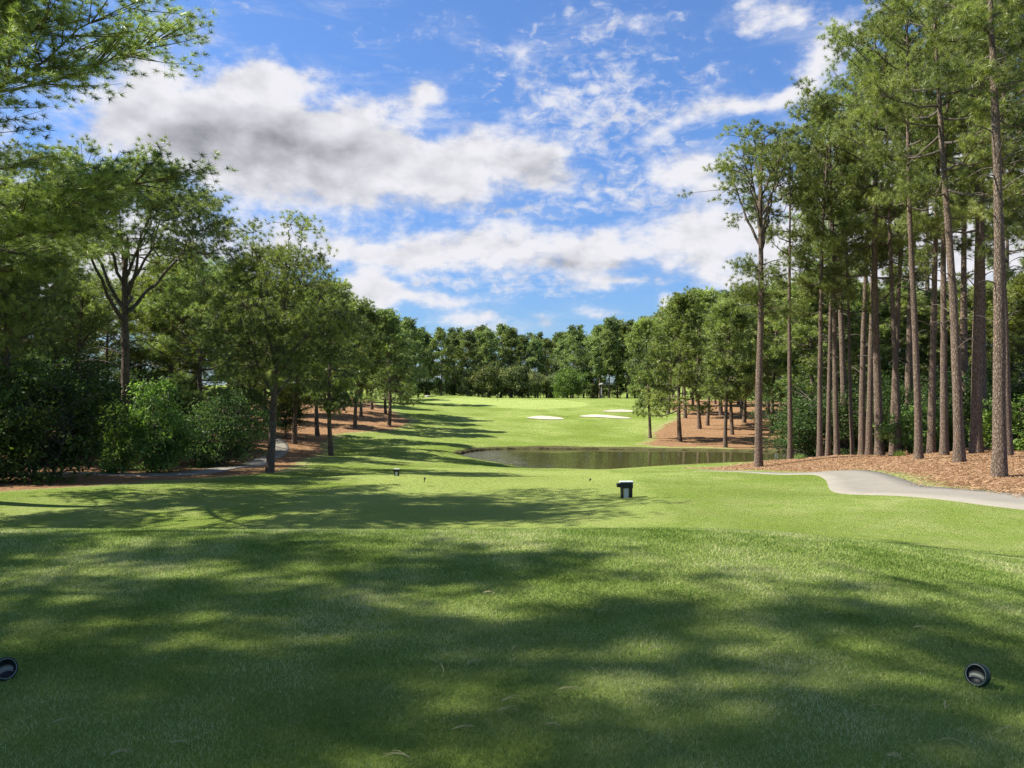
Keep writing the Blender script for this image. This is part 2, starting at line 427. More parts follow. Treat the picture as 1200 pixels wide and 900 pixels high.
def blades(C, D, nb, L, W, spread, rng, tint):
    n = len(C)
    d = nrm(D[:,None]*1.0+rng.normal(size=(n, nb, 3))*spread)
    base = C[:,None]+d*0.02
    side = nrm(np.cross(d, rng.normal(size=(n, nb, 3))))*(W/2)
    l = L*rng.uniform(0.65, 1.15, (n, nb, 1))
    tip = base+d*l; tip[...,2] -= 0.12*l[...,0]
    V = np.stack([base-side, base+side, tip], 2).reshape(-1, 3)
    t = np.repeat(np.clip(tint[:,None]+rng.normal(size=(n, nb))*0.12, 0, 1).ravel(), 3)
    Fc = np.arange(len(V)).reshape(-1, 3)
    return V, Fc, t

def leaves(C, nb, spreadr, L, W, rng, tint, up=0.6):
    n = len(C)
    p = C[:,None]+rng.normal(size=(n, nb, 3))*spreadr*np.array([1, 1, 0.6])
    nn = nrm(rng.normal(size=(n, nb, 3))+np.array([0, 0, up]))
    a = nrm(np.cross(nn, rng.normal(size=(n, nb, 3)))); b = np.cross(nn, a)
    l = L*rng.uniform(0.6, 1.2, (n, nb, 1)); w = W*l/L
    V = np.stack([p, p+a*l*0.5+b*w*0.5-nn*l*0.06, p+a*l, p+a*l*0.5-b*w*0.5-nn*l*0.06], 2).reshape(-1, 3)
    t = np.repeat(np.clip(tint[:,None]+rng.normal(size=(n, nb))*0.15, 0, 1).ravel(), 4)
    return V, np.arange(len(V)).reshape(-1, 4), t

def trunk_line(H, r0, bend, rng, n=22, taper=0.82, flare=1.35):
    t = np.linspace(0, 1, n); ph = rng.uniform(0, 6.28, 4)
    x = bend*(np.sin(t*2.2*np.pi*0.5+ph[0])-np.sin(ph[0]))*H*0.02+0.06*np.sin(t*9+ph[1])*t
    y = bend*(np.sin(t*2.0*np.pi*0.5+ph[2])-np.sin(ph[2]))*H*0.02+0.06*np.sin(t*8+ph[3])*t
    P = np.stack([x, y, t*H-0.4*(1-t)**30], 1)
    R = r0*(1-taper*t**0.95)*(1+(flare-1)*np.exp(-t*H/0.35)); R[-1] = 0.02
    return P, R

def gen_pine(name, seed, H=20, r0=0.24, cb=0.5, R=3.2, nbr=38, nsec=6, ntuft=6, nb=30, blen=0.27, bwid=0.026,
             prof='oval', e_low=-5, e_high=55, bend=1.0, dead=6, far=False, curl=0.35, skew=None, mat='needles', clump=0.42, secmin=0.30, taper=0.82):
    rng = np.random.default_rng(seed)
    P, Rr = trunk_line(H, r0, bend, rng, taper=taper)
    tv, tf = tubes([(P, Rr)], 7 if far else 14)
    if not far:   # knobbly plates on the bark
        nv = len(tv); c = np.repeat(P, 14, 0); dlt = nrm(tv-c)
        tv = tv+dlt*(rng.normal(size=(nv, 1))*0.010)
    tz = np.linspace(0, 1, len(P))
    big = []; small = []; TC = []; TD = []; TT = []
    ga = rng.uniform(0, 6.28)
    for i in range(nbr):
        u = (i+rng.uniform(-0.4, 0.4))/nbr; u = min(max(u, 0.0), 1.0)
        h = cb+(1-cb)*(u**0.92)*0.985
        if prof == 'oval': pr = (math.sin(math.pi*(0.16+0.80*u)))**0.75
        elif prof == 'umbrella': pr = 0.25+0.95*math.exp(-((u-0.55)/0.33)**2)
        elif prof == 'cone': pr = (1-u)**0.7+0.12
        elif prof == 'top': pr = 0.45+0.75*math.exp(-((u-0.72)/0.25)**2)
        elif prof == 'broad': pr = 0.5+0.62*math.exp(-((u-0.42)/0.34)**2)
        L = R*pr*rng.uniform(0.55, 1.18)
        ga += 2.39996+rng.normal()*0.5
        az = ga
        if skew is not None: L *= 1+skew[1]*math.cos(az-skew[0])
        e = math.radians(e_low+(e_high-e_low)*u**1.1+rng.normal()*9)
        b0 = np.array([np.interp(h, tz, P[:,k]) for k in range(3)])
        rt = float(np.interp(h, tz, Rr))
        s = np.linspace(0, 1, 7)
        hd = np.array([math.cos(az), math.sin(az), 0]); sd_ = np.array([-hd[1], hd[0], 0])
        bendy = rng.normal()*0.18
        wob = rng.normal(size=(7, 3))*0.05*L*s[:,None]*(0.5)
        line = b0+hd*(L*math.cos(e)*s)[:,None]+np.array([0,0,1])*(L*math.sin(e)*s+curl*L*0.35*s**2.4-0.06*L*np.sin(s*3.1))[:,None]+sd_*(bendy*L*s**2)[:,None]+wob
        rb = min(rt*0.55, 0.016*L+0.018)
        big.append((line, rb*(1-0.8*s)+0.004))
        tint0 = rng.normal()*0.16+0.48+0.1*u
        for j in range(nsec):
            f = rng.uniform(secmin, 1.0)**0.8
            q = np.array([np.interp(f, s, line[:,k]) for k in range(3)])
            side = rng.choice([-1, 1])
            dirv = nrm(hd*0.75+sd_*side*rng.uniform(0.2, 1.1)+np.array([0, 0, rng.uniform(-0.05, 0.75)]))
            l = L*rng.uniform(0.18, 0.42)*(1.25-f*0.6)+0.25
            s2 = np.linspace(0, 1, 4)
            l2 = q+dirv*(l*s2)[:,None]+np.array([0,0,1])*(0.14*l*s2**2)[:,None]
            small.append((l2, 0.012*(1-0.6*s2)+0.003*L*(1-s2)))
            k = ntuft
            ff = rng.uniform(0.35, 1.05, k)
            cc_ = q+dirv*(l*ff)[:,None]+rng.normal(size=(k, 3))*clump*np.array([1, 1, 0.62])
            cc_[:,2] += 0.10
            TC.append(cc_); TD.append(nrm(dirv+np.array([0, 0, 0.7])+rng.normal(size=(k, 3))*0.4))
            TT.append(np.clip(tint0+rng.normal()*0.14+rng.normal(size=k)*0.18, 0, 1))
        k = max(2, ntuft//2)
        TC.append(line[-1]+rng.normal(size=(k, 3))*clump*0.6); TD.append(nrm(np.tile(hd+[0,0,0.6], (k, 1)))); TT.append(np.full(k, np.clip(tint0, 0, 1)))
    # dead stubs on the bare bole
    for i in range(dead):
        h = rng.uniform(max(0.22, cb-0.28), cb); az = rng.uniform(0, 6.28); L = rng.uniform(0.4, 1.7)
        b0 = np.array([np.interp(h, tz, P[:,k]) for k in range(3)])
        s = np.linspace(0, 1, 5); hd = np.array([math.cos(az), math.sin(az), 0])
        ln = b0+hd*(L*s)[:,None]+np.array([0,0,1])*(L*0.25*np.sin(s*2.5+rng.uniform(-1, 1)))[:,None]
        big.append((ln, 0.028*(1-0.75*s)+0.004))
    C = np.concatenate(TC); D = np.concatenate(TD); T = np.concatenate(TT)
    cv, cf, ct = blades(C, D, nb, blen, bwid, 0.85, rng, T)
    H = float(np.percentile(cv[:,2], 99.8))
    bv, bf = tubes(big, 5 if not far else 3)
    if not far:
        sv, sf = tubes(small, 3); bf = np.concatenate([bf, sf+len(bv)]); bv = np.concatenate([bv, sv])
    return dict(H=H, trunk=make_mesh('trunk', tv, tf, M['bark'], smooth=True),
                branches=make_mesh('branches', bv, bf, M['bark_grey'], smooth=True),
                crown=make_mesh('crown', cv, cf, M[mat], {'tint': ct}))

def gen_dome(name, seed, H=16.5, r0=0.27, R=4.9, cz=0.74, rz=0.27, zmin=-0.35, fork=(0.45,0.66), nlimb=8, nclus=46, per=6, ntuft=7, nb=36, blen=0.26, bwid=0.019, clump=0.30, bend=0.6, shell=0.62, low=4, skewx=0.0):
    """pine whose trunk breaks into big limbs that carry a rounded head of foliage"""
    rng = np.random.default_rng(seed)
    P, Rr = trunk_line(H*(fork[1]+0.10), r0, bend, rng, taper=0.62)
    tz = P[:,2]
    def tp(z): return np.array([np.interp(z, tz, P[:,k]) for k in range(3)])
    big = []; limbs = []
    top = tp(H*fork[1])
    cen = np.array([top[0]+skewx, top[1], H*cz]); rad = np.array([R, R, H*rz])
    for i in range(nlimb):
        a = i*2.39996+rng.normal()*0.25; f = i/max(1, nlimb-1)
        e = math.radians(8+66*f+rng.normal()*6)
        st = tp(H*(fork[0]+(fork[1]-fork[0])*f*0.9+0.02*rng.uniform()))
        end = cen+rad*np.array([math.cos(a)*math.cos(e), math.sin(a)*math.cos(e), math.sin(e)])*0.74
        t = np.linspace(0, 1, 9)[:,None]
        mid = (st+end)/2+np.array([math.cos(a), math.sin(a), -0.35])*0.09*R
        L = (1-t)**2*st+2*t*(1-t)*mid+t*t*end+rng.normal(size=(9, 3))*0.06*R*np.sin(t*3.1)*0.4
        big.append((L, r0*0.42*(1-0.78*t[:,0])*(1-0.25*f))); limbs.append(L)
    allL = np.concatenate([l[2:] for l in limbs])
    TC = []; TD = []; TT = []
    for i in range(nclus):
        while True:
            u = nrm(rng.normal(size=3))
            if u[2] > zmin: break
        q = cen+rad*u*rng.uniform(shell, 0.93)
        d = np.linalg.norm(allL-q, axis=1)+0.7*np.maximum(allL[:,2]-q[2]+0.2, 0)
        a0 = allL[np.argmin(d)]
        t = np.linspace(0, 1, 6)[:,None]
        big.append((a0*(1-t)+q*t+rng.normal(size=(6, 3))*0.08*np.sin(t*3.1)+np.array([0,0,-0.10])*np.sin(t*3.14)*np.linalg.norm(q-a0), 0.05*(1-0.7*t[:,0])))
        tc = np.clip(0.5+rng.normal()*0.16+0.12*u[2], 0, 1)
        for j in range(per):
            p_ = q+rng.normal(size=3)*np.array([0.62, 0.62, 0.42])+u*rng.uniform(0, 0.45)
            t2 = np.linspace(0, 1, 4)[:,None]
            big.append((q*(1-t2)+p_*t2+np.array([0,0,0.05])*np.sin(t2*3.1), 0.018*(1-0.6*t2[:,0])))
            TC.append(p_+rng.normal(size=(ntuft, 3))*clump*np.array([1,1,0.55])); dv = nrm((p_-a0)+np.array([0,0,0.6]))
            TD.append(nrm(dv+rng.normal(size=(ntuft, 3))*0.4)); TT.append(np.clip(tc+rng.normal()*0.1+rng.normal(size=ntuft)*0.16, 0, 1))
    for i in range(low):
        h = rng.uniform(fork[0]*0.72, fork[0])*H; az = rng.uniform(0, 6.28); L = rng.uniform(0.9, 1.8 if skewx else 2.6); b0 = tp(h)
        t = np.linspace(0, 1, 6); hd = np.array([math.cos(az), math.sin(az), 0])
        ln = b0+hd*(L*t)[:,None]+np.array([0,0,1])*(L*0.2*np.sin(t*2.2))[:,None]
        big.append((ln, 0.035*(1-0.75*t)+0.004))
        if i % 2 == 0 and skewx:
            k = 90; TC.append(ln[2:][rng.integers(0, 4, k)]+rng.normal(size=(k, 3))*clump*1.3); TD.append(np.tile(nrm(hd+[0,0,0.6]), (k, 1))); TT.append(np.full(k, 0.45))
    C = np.concatenate(TC); D = np.concatenate(TD); T = np.concatenate(TT)
    cv, cf, ct = blades(C, D, nb, blen, bwid, 0.85, rng, T)
    tv, tf = tubes([(P, Rr)], 14)
    tv = tv+nrm(tv-np.repeat(P, 14, 0))*(rng.normal(size=(len(tv), 1))*0.010)
    bv, bf = tubes(big, 5)
    return dict(H=float(np.percentile(cv[:,2], 99.8)), trunk=make_mesh('trunk', tv, tf, M['bark'], smooth=True),
                branches=make_mesh('branches', bv, bf, M['bark_grey'], smooth=True),
                crown=make_mesh('crown', cv, cf, M['needles'], {'tint': ct}))

def gen_broad(name, seed, H=10, R=4, cb=0.25, nclump=170, nleaf=70, L=0.17, W=0.10, r0=0.16, mat='leaf_dark', sr=0.42, low=0.0, stems=1):
    rng = np.random.default_rng(seed)
    zc = H*(cb+(1-cb)*0.5); rz = H*(1-cb)*0.5
    u = nrm(rng.normal(size=(nclump, 3))); rr = rng.uniform(0.45, 1.0, nclump)**0.5
    lump = 1+0.28*np.sin(u[:,0]*4+seed)+0.24*np.sin(u[:,1]*5+u[:,2]*4+seed*2)+0.12*np.sin(u[:,0]*9+u[:,2]*7)
    C = u*rr[:,None]*lump[:,None]*np.array([R, R, rz])+np.array([0, 0, zc])
    C[:,2] = np.maximum(C[:,2], 0.25+low)
    big = []; lines = []
    base = []
    for s in range(stems):
        a = s/stems*6.28+rng.uniform(0, 1); rad = 0.0 if stems == 1 else R*0.16
        top = np.array([math.cos(a)*rad*3, math.sin(a)*rad*3, zc+rz*0.55])
        t = np.linspace(0, 1, 12)[:,None]
        P = np.array([math.cos(a)*rad, math.sin(a)*rad, -0.3])*(1-t)+top*t+np.concatenate([0.25*np.sin(t*5+s), 0.25*np.cos(t*4+s)-0.25, 0*t], 1)*t
        Rr = r0*(1-0.8*t[:,0]); lines.append((P, Rr)); base.append(P)
    for c in C[::2]:
        P = base[rng.integers(stems)]; k = rng.integers(3, 9)
        k = min(range(len(P)), key=lambda i: abs(P[i,2]-(c[2]-0.45*np.hypot(c[0]-P[i,0], c[1]-P[i,1]))))
        a = P[k]; s = np.linspace(0, 1, 5)[:,None]
        big.append((a*(1-s)+c*s+np.array([0,0,1])*0.12*np.sin(s*3.14)*R*0.5, 0.035*(1-0.8*s[:,0])+0.004))
    tint = np.clip(0.45+rng.normal(size=nclump)*0.2, 0, 1)
    v, f, t = leaves(C, nleaf, sr, L, W, rng, tint)
    v[:,2] = np.maximum(v[:,2], 0.02)
    tv, tf = tubes(lines, 8); bv, bf = tubes(big, 4)
    H = float(np.percentile(v[:,2], 99.5))
    return dict(H=H, trunk=make_mesh('trunk', tv, tf, M['bark_grey'], smooth=True),
                branches=make_mesh('branches', bv, bf, M['bark_grey'], smooth=True),
                crown=make_mesh('crown', v, f, M[mat], {'tint': t}))

def place(proto, name, cat, label, group, x, y, H, rz=None, tilt=(0, 0), wide=1.0, z=None, trunk_scale=1.0, parts=('trunk', 'branches', 'crown')):
    s = H/proto['H']
    if rz is None: rz = random.uniform(0, 6.28)
    e = link(name, None, None, (x, y, gz(x, y) if z is None else z), scale=(s*wide, s*wide, s))
    e.rotation_mode = 'XYZ'
    R_ = Matrix.Rotation(math.radians(tilt[0]), 3, 'Y') @ Matrix.Rotation(-math.radians(tilt[1]), 3, 'X') @ Matrix.Rotation(rz, 3, 'Z')
    e.rotation_euler = R_.to_euler('XYZ')
    e.empty_display_size = 0.5
    for k in parts:
        o = link(k, proto[k], e)
        if k == 'trunk' and trunk_scale != 1.0: o.scale = (trunk_scale, trunk_scale, 1)
    tag(e, label, cat, group)
    return e

# prototypes -------------------------------------------------
TALL = [gen_pine('tall', 100+i, H=22, r0=0.24, cb=[0.52,0.46,0.56,0.50,0.42][i], R=[3.4,3.7,3.2,3.9,3.2][i], nbr=[30,34,28,32,36][i], nsec=8, ntuft=7, nb=40, blen=0.27, bwid=0.018, clump=0.28, secmin=0.5,
                 prof=['oval','top','top','oval','cone'][i], e_low=[-12,-5,0,-15,-10][i], e_high=58, bend=[0.3,0.5,0.35,0.55,0.3][i], dead=9) for i in range(5)]
SPARSE = gen_dome('sparse', 131, H=20.4, r0=0.235, R=2.5, cz=0.83, rz=0.17, zmin=-0.8, fork=(0.60,0.84), nlimb=11, nclus=38, per=5, ntuft=7, nb=36, clump=0.24, bend=0.35, shell=0.5, low=12, skewx=0.05)
UMB = gen_dome('umbrella', 141, H=16.5, r0=0.27, R=5.1, cz=0.72, rz=0.26, zmin=-0.25, fork=(0.42,0.62), nlimb=9, nclus=92, per=7, ntuft=8, nb=36, clump=0.30, bend=0.6, low=5)
BROADP = [gen_dome('broadpine', 152, H=15, r0=0.24, R=3.9, cz=0.63, rz=0.36, zmin=-0.95, fork=(0.26,0.70), nlimb=12, nclus=88, per=7, ntuft=7, nb=34, clump=0.32, bend=1.0, shell=0.5, low=3),
          gen_pine('broadpine', 151, H=15, r0=0.24, cb=0.24, R=3.8, nbr=46, nsec=10, ntuft=7, nb=34, bwid=0.020, clump=0.30, secmin=0.45, prof='broad', e_low=0, e_high=62, bend=1.1, dead=4, curl=0.5)]
MED = [gen_pine('med', 160+i, H=13, r0=0.19, cb=[0.28,0.36,0.22][i], R=[2.5,2.2,2.8][i], nbr=44, nsec=9, ntuft=6, nb=24, blen=0.32, bwid=0.040, clump=0.33, secmin=0.4,
                prof=['oval','oval','cone'][i], e_low=-15, e_high=60, bend=0.9, dead=3) for i in range(3)]
FAR = [gen_pine('far', 180+i, H=18, r0=0.24, cb=[0.16,0.30,0.20,0.36,0.12][i], R=[3.4,2.8,3.6,2.6,3.8][i], nbr=44, nsec=8, ntuft=6, nb=9, blen=0.55, bwid=0.15,
                prof=['oval','oval','broad','top','oval'][i], e_low=-15, e_high=60, bend=0.9, dead=0, far=True, mat='needles_far', clump=0.42) for i in range(5)]
NEAR = [gen_pine('near', 200+i, H=20, r0=0.30, cb=[0.46,0.36][i], R=[6.6,5.2][i], nbr=[44,40][i], nsec=24, ntuft=11, nb=40, blen=0.24, bwid=0.015, prof='oval', e_low=-4, e_high=50, bend=0.6, dead=3, clump=0.32, curl=0.5) for i in range(2)]
SHADE = [gen_pine('shade', 210+i, H=20, r0=0.28, cb=0.36, R=5.4, nbr=36, nsec=11, ntuft=7, nb=26, blen=0.27, bwid=0.025, prof='oval', e_low=0, e_high=50, bend=0.6, dead=3, clump=0.26, secmin=0.45) for i in range(2)]
BUSH_D = [gen_broad('bush', 300+i, H=5, R=2.9, cb=0.0, nclump=240, nleaf=55, L=0.21, W=0.11, r0=0.06, mat='leaf_dark', sr=0.36, stems=5) for i in range(2)]
BUSH_B = [gen_broad('bush', 310+i, H=4.4, R=2.0, cb=0.0, nclump=190, nleaf=46, L=0.22, W=0.13, r0=0.05, mat='leaf_bright', sr=0.26, stems=5) for i in range(2)]
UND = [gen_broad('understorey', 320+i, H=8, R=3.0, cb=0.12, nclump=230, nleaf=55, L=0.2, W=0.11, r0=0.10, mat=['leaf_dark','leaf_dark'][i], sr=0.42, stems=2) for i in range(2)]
ROUND = [gen_broad('roundtree', 330+i, H=7, R=4.0, cb=[0.22,0.05][i], nclump=200, nleaf=45, L=0.42, W=0.28, r0=0.15, mat=['leaf_brown','leaf_mid'][i], sr=0.5, stems=3) for i in range(2)]

def X(px, D): return (px-600)/F*D
def top_h(px, D, top):
    x = X(px, D); return (EYE+(450-top)/F*D)-gz(x, D)

def pine(px, D, top, proto, label, group=None, wide=1.0, tilt=(0,0), rz=None, name='pine_tree', cat='pine tree', ts=1.0, H=None, parts=('trunk','branches','crown')):
    x = X(px, D)
    return place(proto, name, cat, label, group, x, D, H or top_h(px, D, top), rz, tilt, wide, trunk_scale=ts, parts=parts)

# --- left side ---
place(NEAR[0], 'pine_tree', 'pine tree', 'near pine at the left edge whose long needled boughs hang into the top left corner', None, -16.2, 22.6, 16.4, 2.4, wide=1.45)
place(NEAR[1], 'pine_tree', 'pine tree', 'second near pine at the left edge, behind the one with the corner boughs', None, -27, 33, 20, 2.2)
pine(150, 40, 170, UMB, 'tall pine with a domed umbrella crown and bare dark trunk behind the bright bush', rz=2.1)
pine(316, 38.5, 253, BROADP[0], 'forked pine with broad loose crown and leaning pale trunk at the lawn edge', tilt=(6, 0), rz=1.0, ts=0.95)
pine(388, 56, 328, MED[0], 'thin dark pine beside the woodland path, just right of the forked leaning pine', wide=1.0, rz=0.2)
pine(416, 79, 352, MED[1], 'dark slim pine at the left straw bed, nearer of the two beside the path', wide=1.1)
pine(456, 84, 362, MED[2], 'bushy pine standing alone at the lawn end of the left straw bed', wide=1.15)
pine(423, 92, 355, MED[0], 'thin pine just behind the slim pine on the left straw bed', wide=1.0)
pine(436, 104, 372, MED[1], 'short trunked pine in shade at the back of the left straw bed', wide=1.2)
pine(452, 100, 366, MED[2], 'pine close behind the bushy pine at the lawn end of the left straw bed', wide=1.0)
pine(402, 98, 350, MED[0], 'dark pine at the left back of the straw bed beyond the path', wide=1.2)
pine(478, 128, 372, FAR[0], 'dense rounded pine at the right end of the left wood', wide=1.0)
pine(372, 70, 340, MED[2], 'pine inside the left wood behind the dark thin pine', wide=1.1)
pine(14, 34, 222, BROADP[1], 'dark spreading pine at the left edge over the dark bush', wide=0.85, rz=2.0)
pine(-60, 31, 150, BROADP[0], 'shaded pine cut by the left picture edge', wide=0.8, rz=4.0)
pine(240, 50, 292, BROADP[1], 'broad shaded pine between the umbrella pine and the forked pine', wide=1.1, rz=0.4)
pine(290, 58, 328, BROADP[0], 'pine standing close behind the forked leaning pine', wide=1.0, rz=3.4)
gL = 'pines deep in the left wood'
for px, D, top, k in ((95,46,318,0),(195,52,305,1),(50,55,262,2),(130,60,318,0),(10,50,250,1),(225,66,296,2),(170,70,325,0),(345,62,335,1),(310,80,330,0),(350,92,338,1),(90,75,318,0),
                      (380,115,345,0),(400,130,362,1),(435,140,374,2),(270,90,312,1),(420,150,372,0),(205,90,318,1),(30,75,275,2),(340,120,330,2),(300,130,322,0),(-40,45,240,1),(-90,60,240,0),(-120,42,190,1)):
    pine(px, D, top, [BROADP[1], MED[0], BROADP[0]][k] if D < 72 else FAR[k], 'pine among the crowded trunks deep in the left wood', gL, wide=1.15)
# bushes and understorey on the left
def bush(px, D, top, proto, label, group=None, wide=1.0, rz=None, name='bush', cat='bush'):
    x = X(px, D); return place(proto, name, cat, label, group, x, D, top_h(px, D, top), rz, (0, 0), wide)
bush(52, 31, 425, BUSH_D[0], 'large dark green bush at the left edge of the lawn', wide=1.0)
bush(-55, 29, 445, BUSH_D[1], 'dark bush cut by the left picture edge', wide=1.0)
bush(186, 38.5, 447, BUSH_B[0], 'bright green leafy bush right of the umbrella pine trunk', wide=1.0)
bush(140, 36.5, 470, BUSH_B[1], 'small sunlit bush in front of the umbrella pine trunk', wide=0.6)
bush(252, 44, 462, BUSH_D[1], 'dark bush between the bright green bush and the forked pine', wide=1.0)
bush(8, 36, 395, UND[0], 'leafy young broadleaf tree behind the large dark bush', name='broadleaf_tree', cat='broadleaf tree')
gU = 'broadleaf understorey of the left wood'
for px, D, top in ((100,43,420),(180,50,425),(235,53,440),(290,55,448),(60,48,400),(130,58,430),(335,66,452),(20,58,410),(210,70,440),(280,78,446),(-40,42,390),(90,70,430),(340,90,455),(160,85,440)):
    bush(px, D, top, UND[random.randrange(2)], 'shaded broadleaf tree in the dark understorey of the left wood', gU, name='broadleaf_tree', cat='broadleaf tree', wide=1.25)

# --- right side: tall trunks ---
pine(889, 48, 140, SPARSE, 'slender pine with sparse open crown standing alone left of the right-hand wood', rz=0.3)
pine(926, 52, 150, TALL[0], 'thin dark pine just right of the slender open-crowned pine', wide=0.75, ts=1.0)
R_LIST = [ # px base, D, top px, proto, wide, tilt, label
 (961,50,120,1,0.85,(1.2,0),'pine with lit bole at the left corner of the right-hand wood'),
 (970,54,150,2,0.8,(0.5,0),'thin pine half hidden behind the lit bole at the left of the right-hand wood'),
 (981,51,110,4,0.75,(-2.0,0),'slim pine leaning slightly left, third trunk of the right-hand wood'),
 (999,52,160,0,0.62,(-2.5,0),'very thin leaning pine between stouter trunks in the right-hand wood'),
 (1010,58,60,3,0.8,(0,0),'thin dark pine in the cluster left of the tall straight pale pine'),
 (1018,56,60,2,0.85,(0.4,0),'dark pine close behind the tall straight pale pine'),
 (1031,49,20,3,0.95,(-0.6,0),'tall straight pale pine in the middle of the right-hand wood'),
 (1046,55,40,1,0.8,(0.5,0),'thin pine in shade right of the tall straight pale pine'),
 (1054,48,60,4,0.72,(-2.2,0),'thin pine with pale lit stem leaning left, amid the right-hand wood'),
 (1077,41,-20,0,0.78,(-0.9,0),'slim pale pine standing apart at the edge of the straw'),
 (1091,46,-10,2,0.85,(0.3,0),'dark straight pine between the slim pale pine and the knotty pine'),
 (1107,43,-30,1,0.85,(1.0,0),'knotty pale pine with lit bole behind the stout pine'),
 (1124,35,-90,3,0.90,(-1.6,0),'stout pine leaning slightly left in front of the right-hand wood'),
 (1144,43,-50,4,1.05,(-0.5,0),'thick pine behind and right of the stout leaning pine'),
 (1150,46,-50,0,0.9,(0.8,0),'dark pine touching the thick pine from behind'),
 (1171,26.6,-260,2,0.93,(0.0,0),'nearest big pine with scaly reddish bark at the right edge of the straw'),
 (1182,38,-60,1,0.8,(0.2,0),'thin pine just right of the nearest big pine'),
 (1215,34,-110,0,0.9,(0,0),'pine cut by the right picture edge'),
]
for px, D, top, k, w, tl, lab in R_LIST:
    pine(px, D, top, TALL[k], lab, wide=w, tilt=tl)
gR = 'pines deep in the right-hand wood'
for px, D, top, k in ((990,62,110,0),(1065,60,60,3),(1130,60,30,0),(1228,50,0,2),(1090,78,130,4),(1175,80,120,1),(975,72,190,0),(1270,45,-60,4)):
    pine(px, D, top, TALL[k], 'pine among the crowded trunks deep in the right-hand wood', gR, wide=0.95)
gRm = 'shorter bushy pines filling the right-hand wood'
for px, D, top in ((950,66,330),(985,70,320),(1020,74,340),(1060,70,345),(1100,72,340),(1140,68,335),(1180,72,330),(1215,64,320),(930,95,330),(1000,96,330),(1085,95,340),(1160,98,330),(900,105,335),(870,120,345),(1240,90,280),(1045,88,330),(965,84,315)):
    pine(px, D, top, MED[random.randrange(3)], 'short bushy pine filling the gaps behind the right-hand trunks', gRm, wide=1.25)
# understorey right: light green shrubs
for px, D, top, w, lab in ((1072,48,474,1.15,'low bright green shrub behind the slim pale pine'),(1114,48.5,484,1.0,'small bright shrub behind the knotty pale pine'),
                           (1192,43,466,1.4,'bright green shrub at the right edge behind the thin pine'),(1158,50,484,1.2,'bright shrub showing between the thick pine and the nearest big pine')):
    bush(px, D, top, BUSH_B[random.randrange(2)], lab, wide=w)
gRu = 'broadleaf understorey of the right-hand wood'
for px, D, top in ((945,64,440),(985,62,450),(1020,64,445),(1050,62,440),(1095,60,430),(1135,62,425),(1175,60,430),(1215,58,420),(960,80,420),(1005,90,430),(1070,78,415),(1120,80,410),(1190,80,410),(1240,66,400)):
    bush(px, D, top, UND[random.randrange(2)], 'shaded broadleaf tree in the undergrowth of the right-hand wood', gRu, name='broadleaf_tree', cat='broadleaf tree', wide=1.4)

# --- right middle distance, on the straw slope ---
for px, D, top, k, w, lab in (
 (762,80,372,0,0.95,'small dark pine standing out on the lawn side of the far straw slope'),
 (797,76,345,2,1.05,'pine at the lower front edge of the far straw slope'),
 (850,70,352,1,1.0,'pine by the pond at the foot of the straw slope'),
 (820,92,338,0,1.1,'dark pine in the middle of the far straw slope'),
 (829,97,348,1,1.0,'thin pine right behind the dark pine on the far straw slope'),
 (858,84,350,0,1.0,'pine with thin stem just right of the pond-side pine'),
 (872,100,345,2,1.1,'pine on the upper part of the straw slope left of the slender pine'),
 (803,110,350,1,1.1,'pine high on the straw slope behind its front edge'),
 (783,118,360,0,1.1,'pine at the top left corner of the straw slope'),
 (845,115,342,2,1.15,'bushy pine at the back of the straw slope'),
 (905,86,340,0,1.1,'pine between the slender pine and the thin dark pine')):
    pine(px, D, top, MED[k], lab, wide=w)
gM = 'pines at the back of the far straw slope'
for px, D, top, k in ((775,135,365,0),(812,135,352,1),(838,140,348,2),(865,140,345,0),(890,135,342,4),(915,130,345,2),(940,128,340,1),(790,150,368,3),(850,160,352,4),(900,160,350,1),(960,150,340,0),(1000,130,335,2),(1060,130,330,0),(1120,130,330,1),(1180,130,330,4)):
    pine(px, D, top, FAR[k], 'pine in the row at the back of the far straw slope', gM, wide=1.0)

# --- far tree line behind the green ---
for px, D, top, k, w, lab in ((517,182,384,0,0.95,'tall rounded pine at the left end of the far tree line'),
 (671,180,381,2,1.0,'broad full pine rising behind the round light green tree'),
 (714,178,371,3,0.9,'tall pine with pale bare stem in the far tree line'),
 (754,170,371,0,0.8,'pointed pine at the right end of the far tree line'),
 (587,190,380,4,0.9,'tallest dense pine in the middle of the far tree line')):
    pine(px, D, top, FAR[k], lab, wide=w)
gF = 'pines of the far tree line behind the green'
for px, D, top, k in ((490,188,384,1),(503,196,392,3),(533,192,390,2),(548,186,388,0),(560,200,384,1),(573,184,386,3),(600,188,386,2),(613,196,392,0),(627,186,394,1),(640,192,396,4),(652,200,392,2),(660,190,396,0),
                      (684,196,388,1),(694,188,392,4),(703,184,378,3),(724,190,380,1),(735,182,378,2),(744,196,376,4),(766,186,372,1),(776,180,366,2),(788,192,362,0),(800,186,360,1),(820,190,356,2),(840,186,352,0),(870,190,350,4),
                      (470,180,380,0),(455,186,376,2),(440,182,374,4),(425,190,370,1),(405,186,366,0),(380,184,360,2),(350,186,350,4),(320,190,345,1),(280,186,340,0),
                      (500,215,388,0),(530,218,386,2),(565,215,382,4),(598,218,384,0),(630,216,392,2),(665,218,388,4),(700,216,384,0),(735,216,380,2),(770,216,374,4),(810,214,366,0),(850,214,362,2),(470,214,380,4),(430,214,374,2),(390,214,368,0)):
    pine(px, D, top+random.uniform(-3,3), FAR[k], 'pine in the far tree line behind the green', gF, wide=1.05)
place(ROUND[1], 'round_tree', 'broadleaf tree', 'small round light green tree at the right of the far lawn edge', None, X(667,172), 172, top_h(667,172,433), 0.3, wide=0.80)
gB = 'low brownish trees along the far lawn edge'
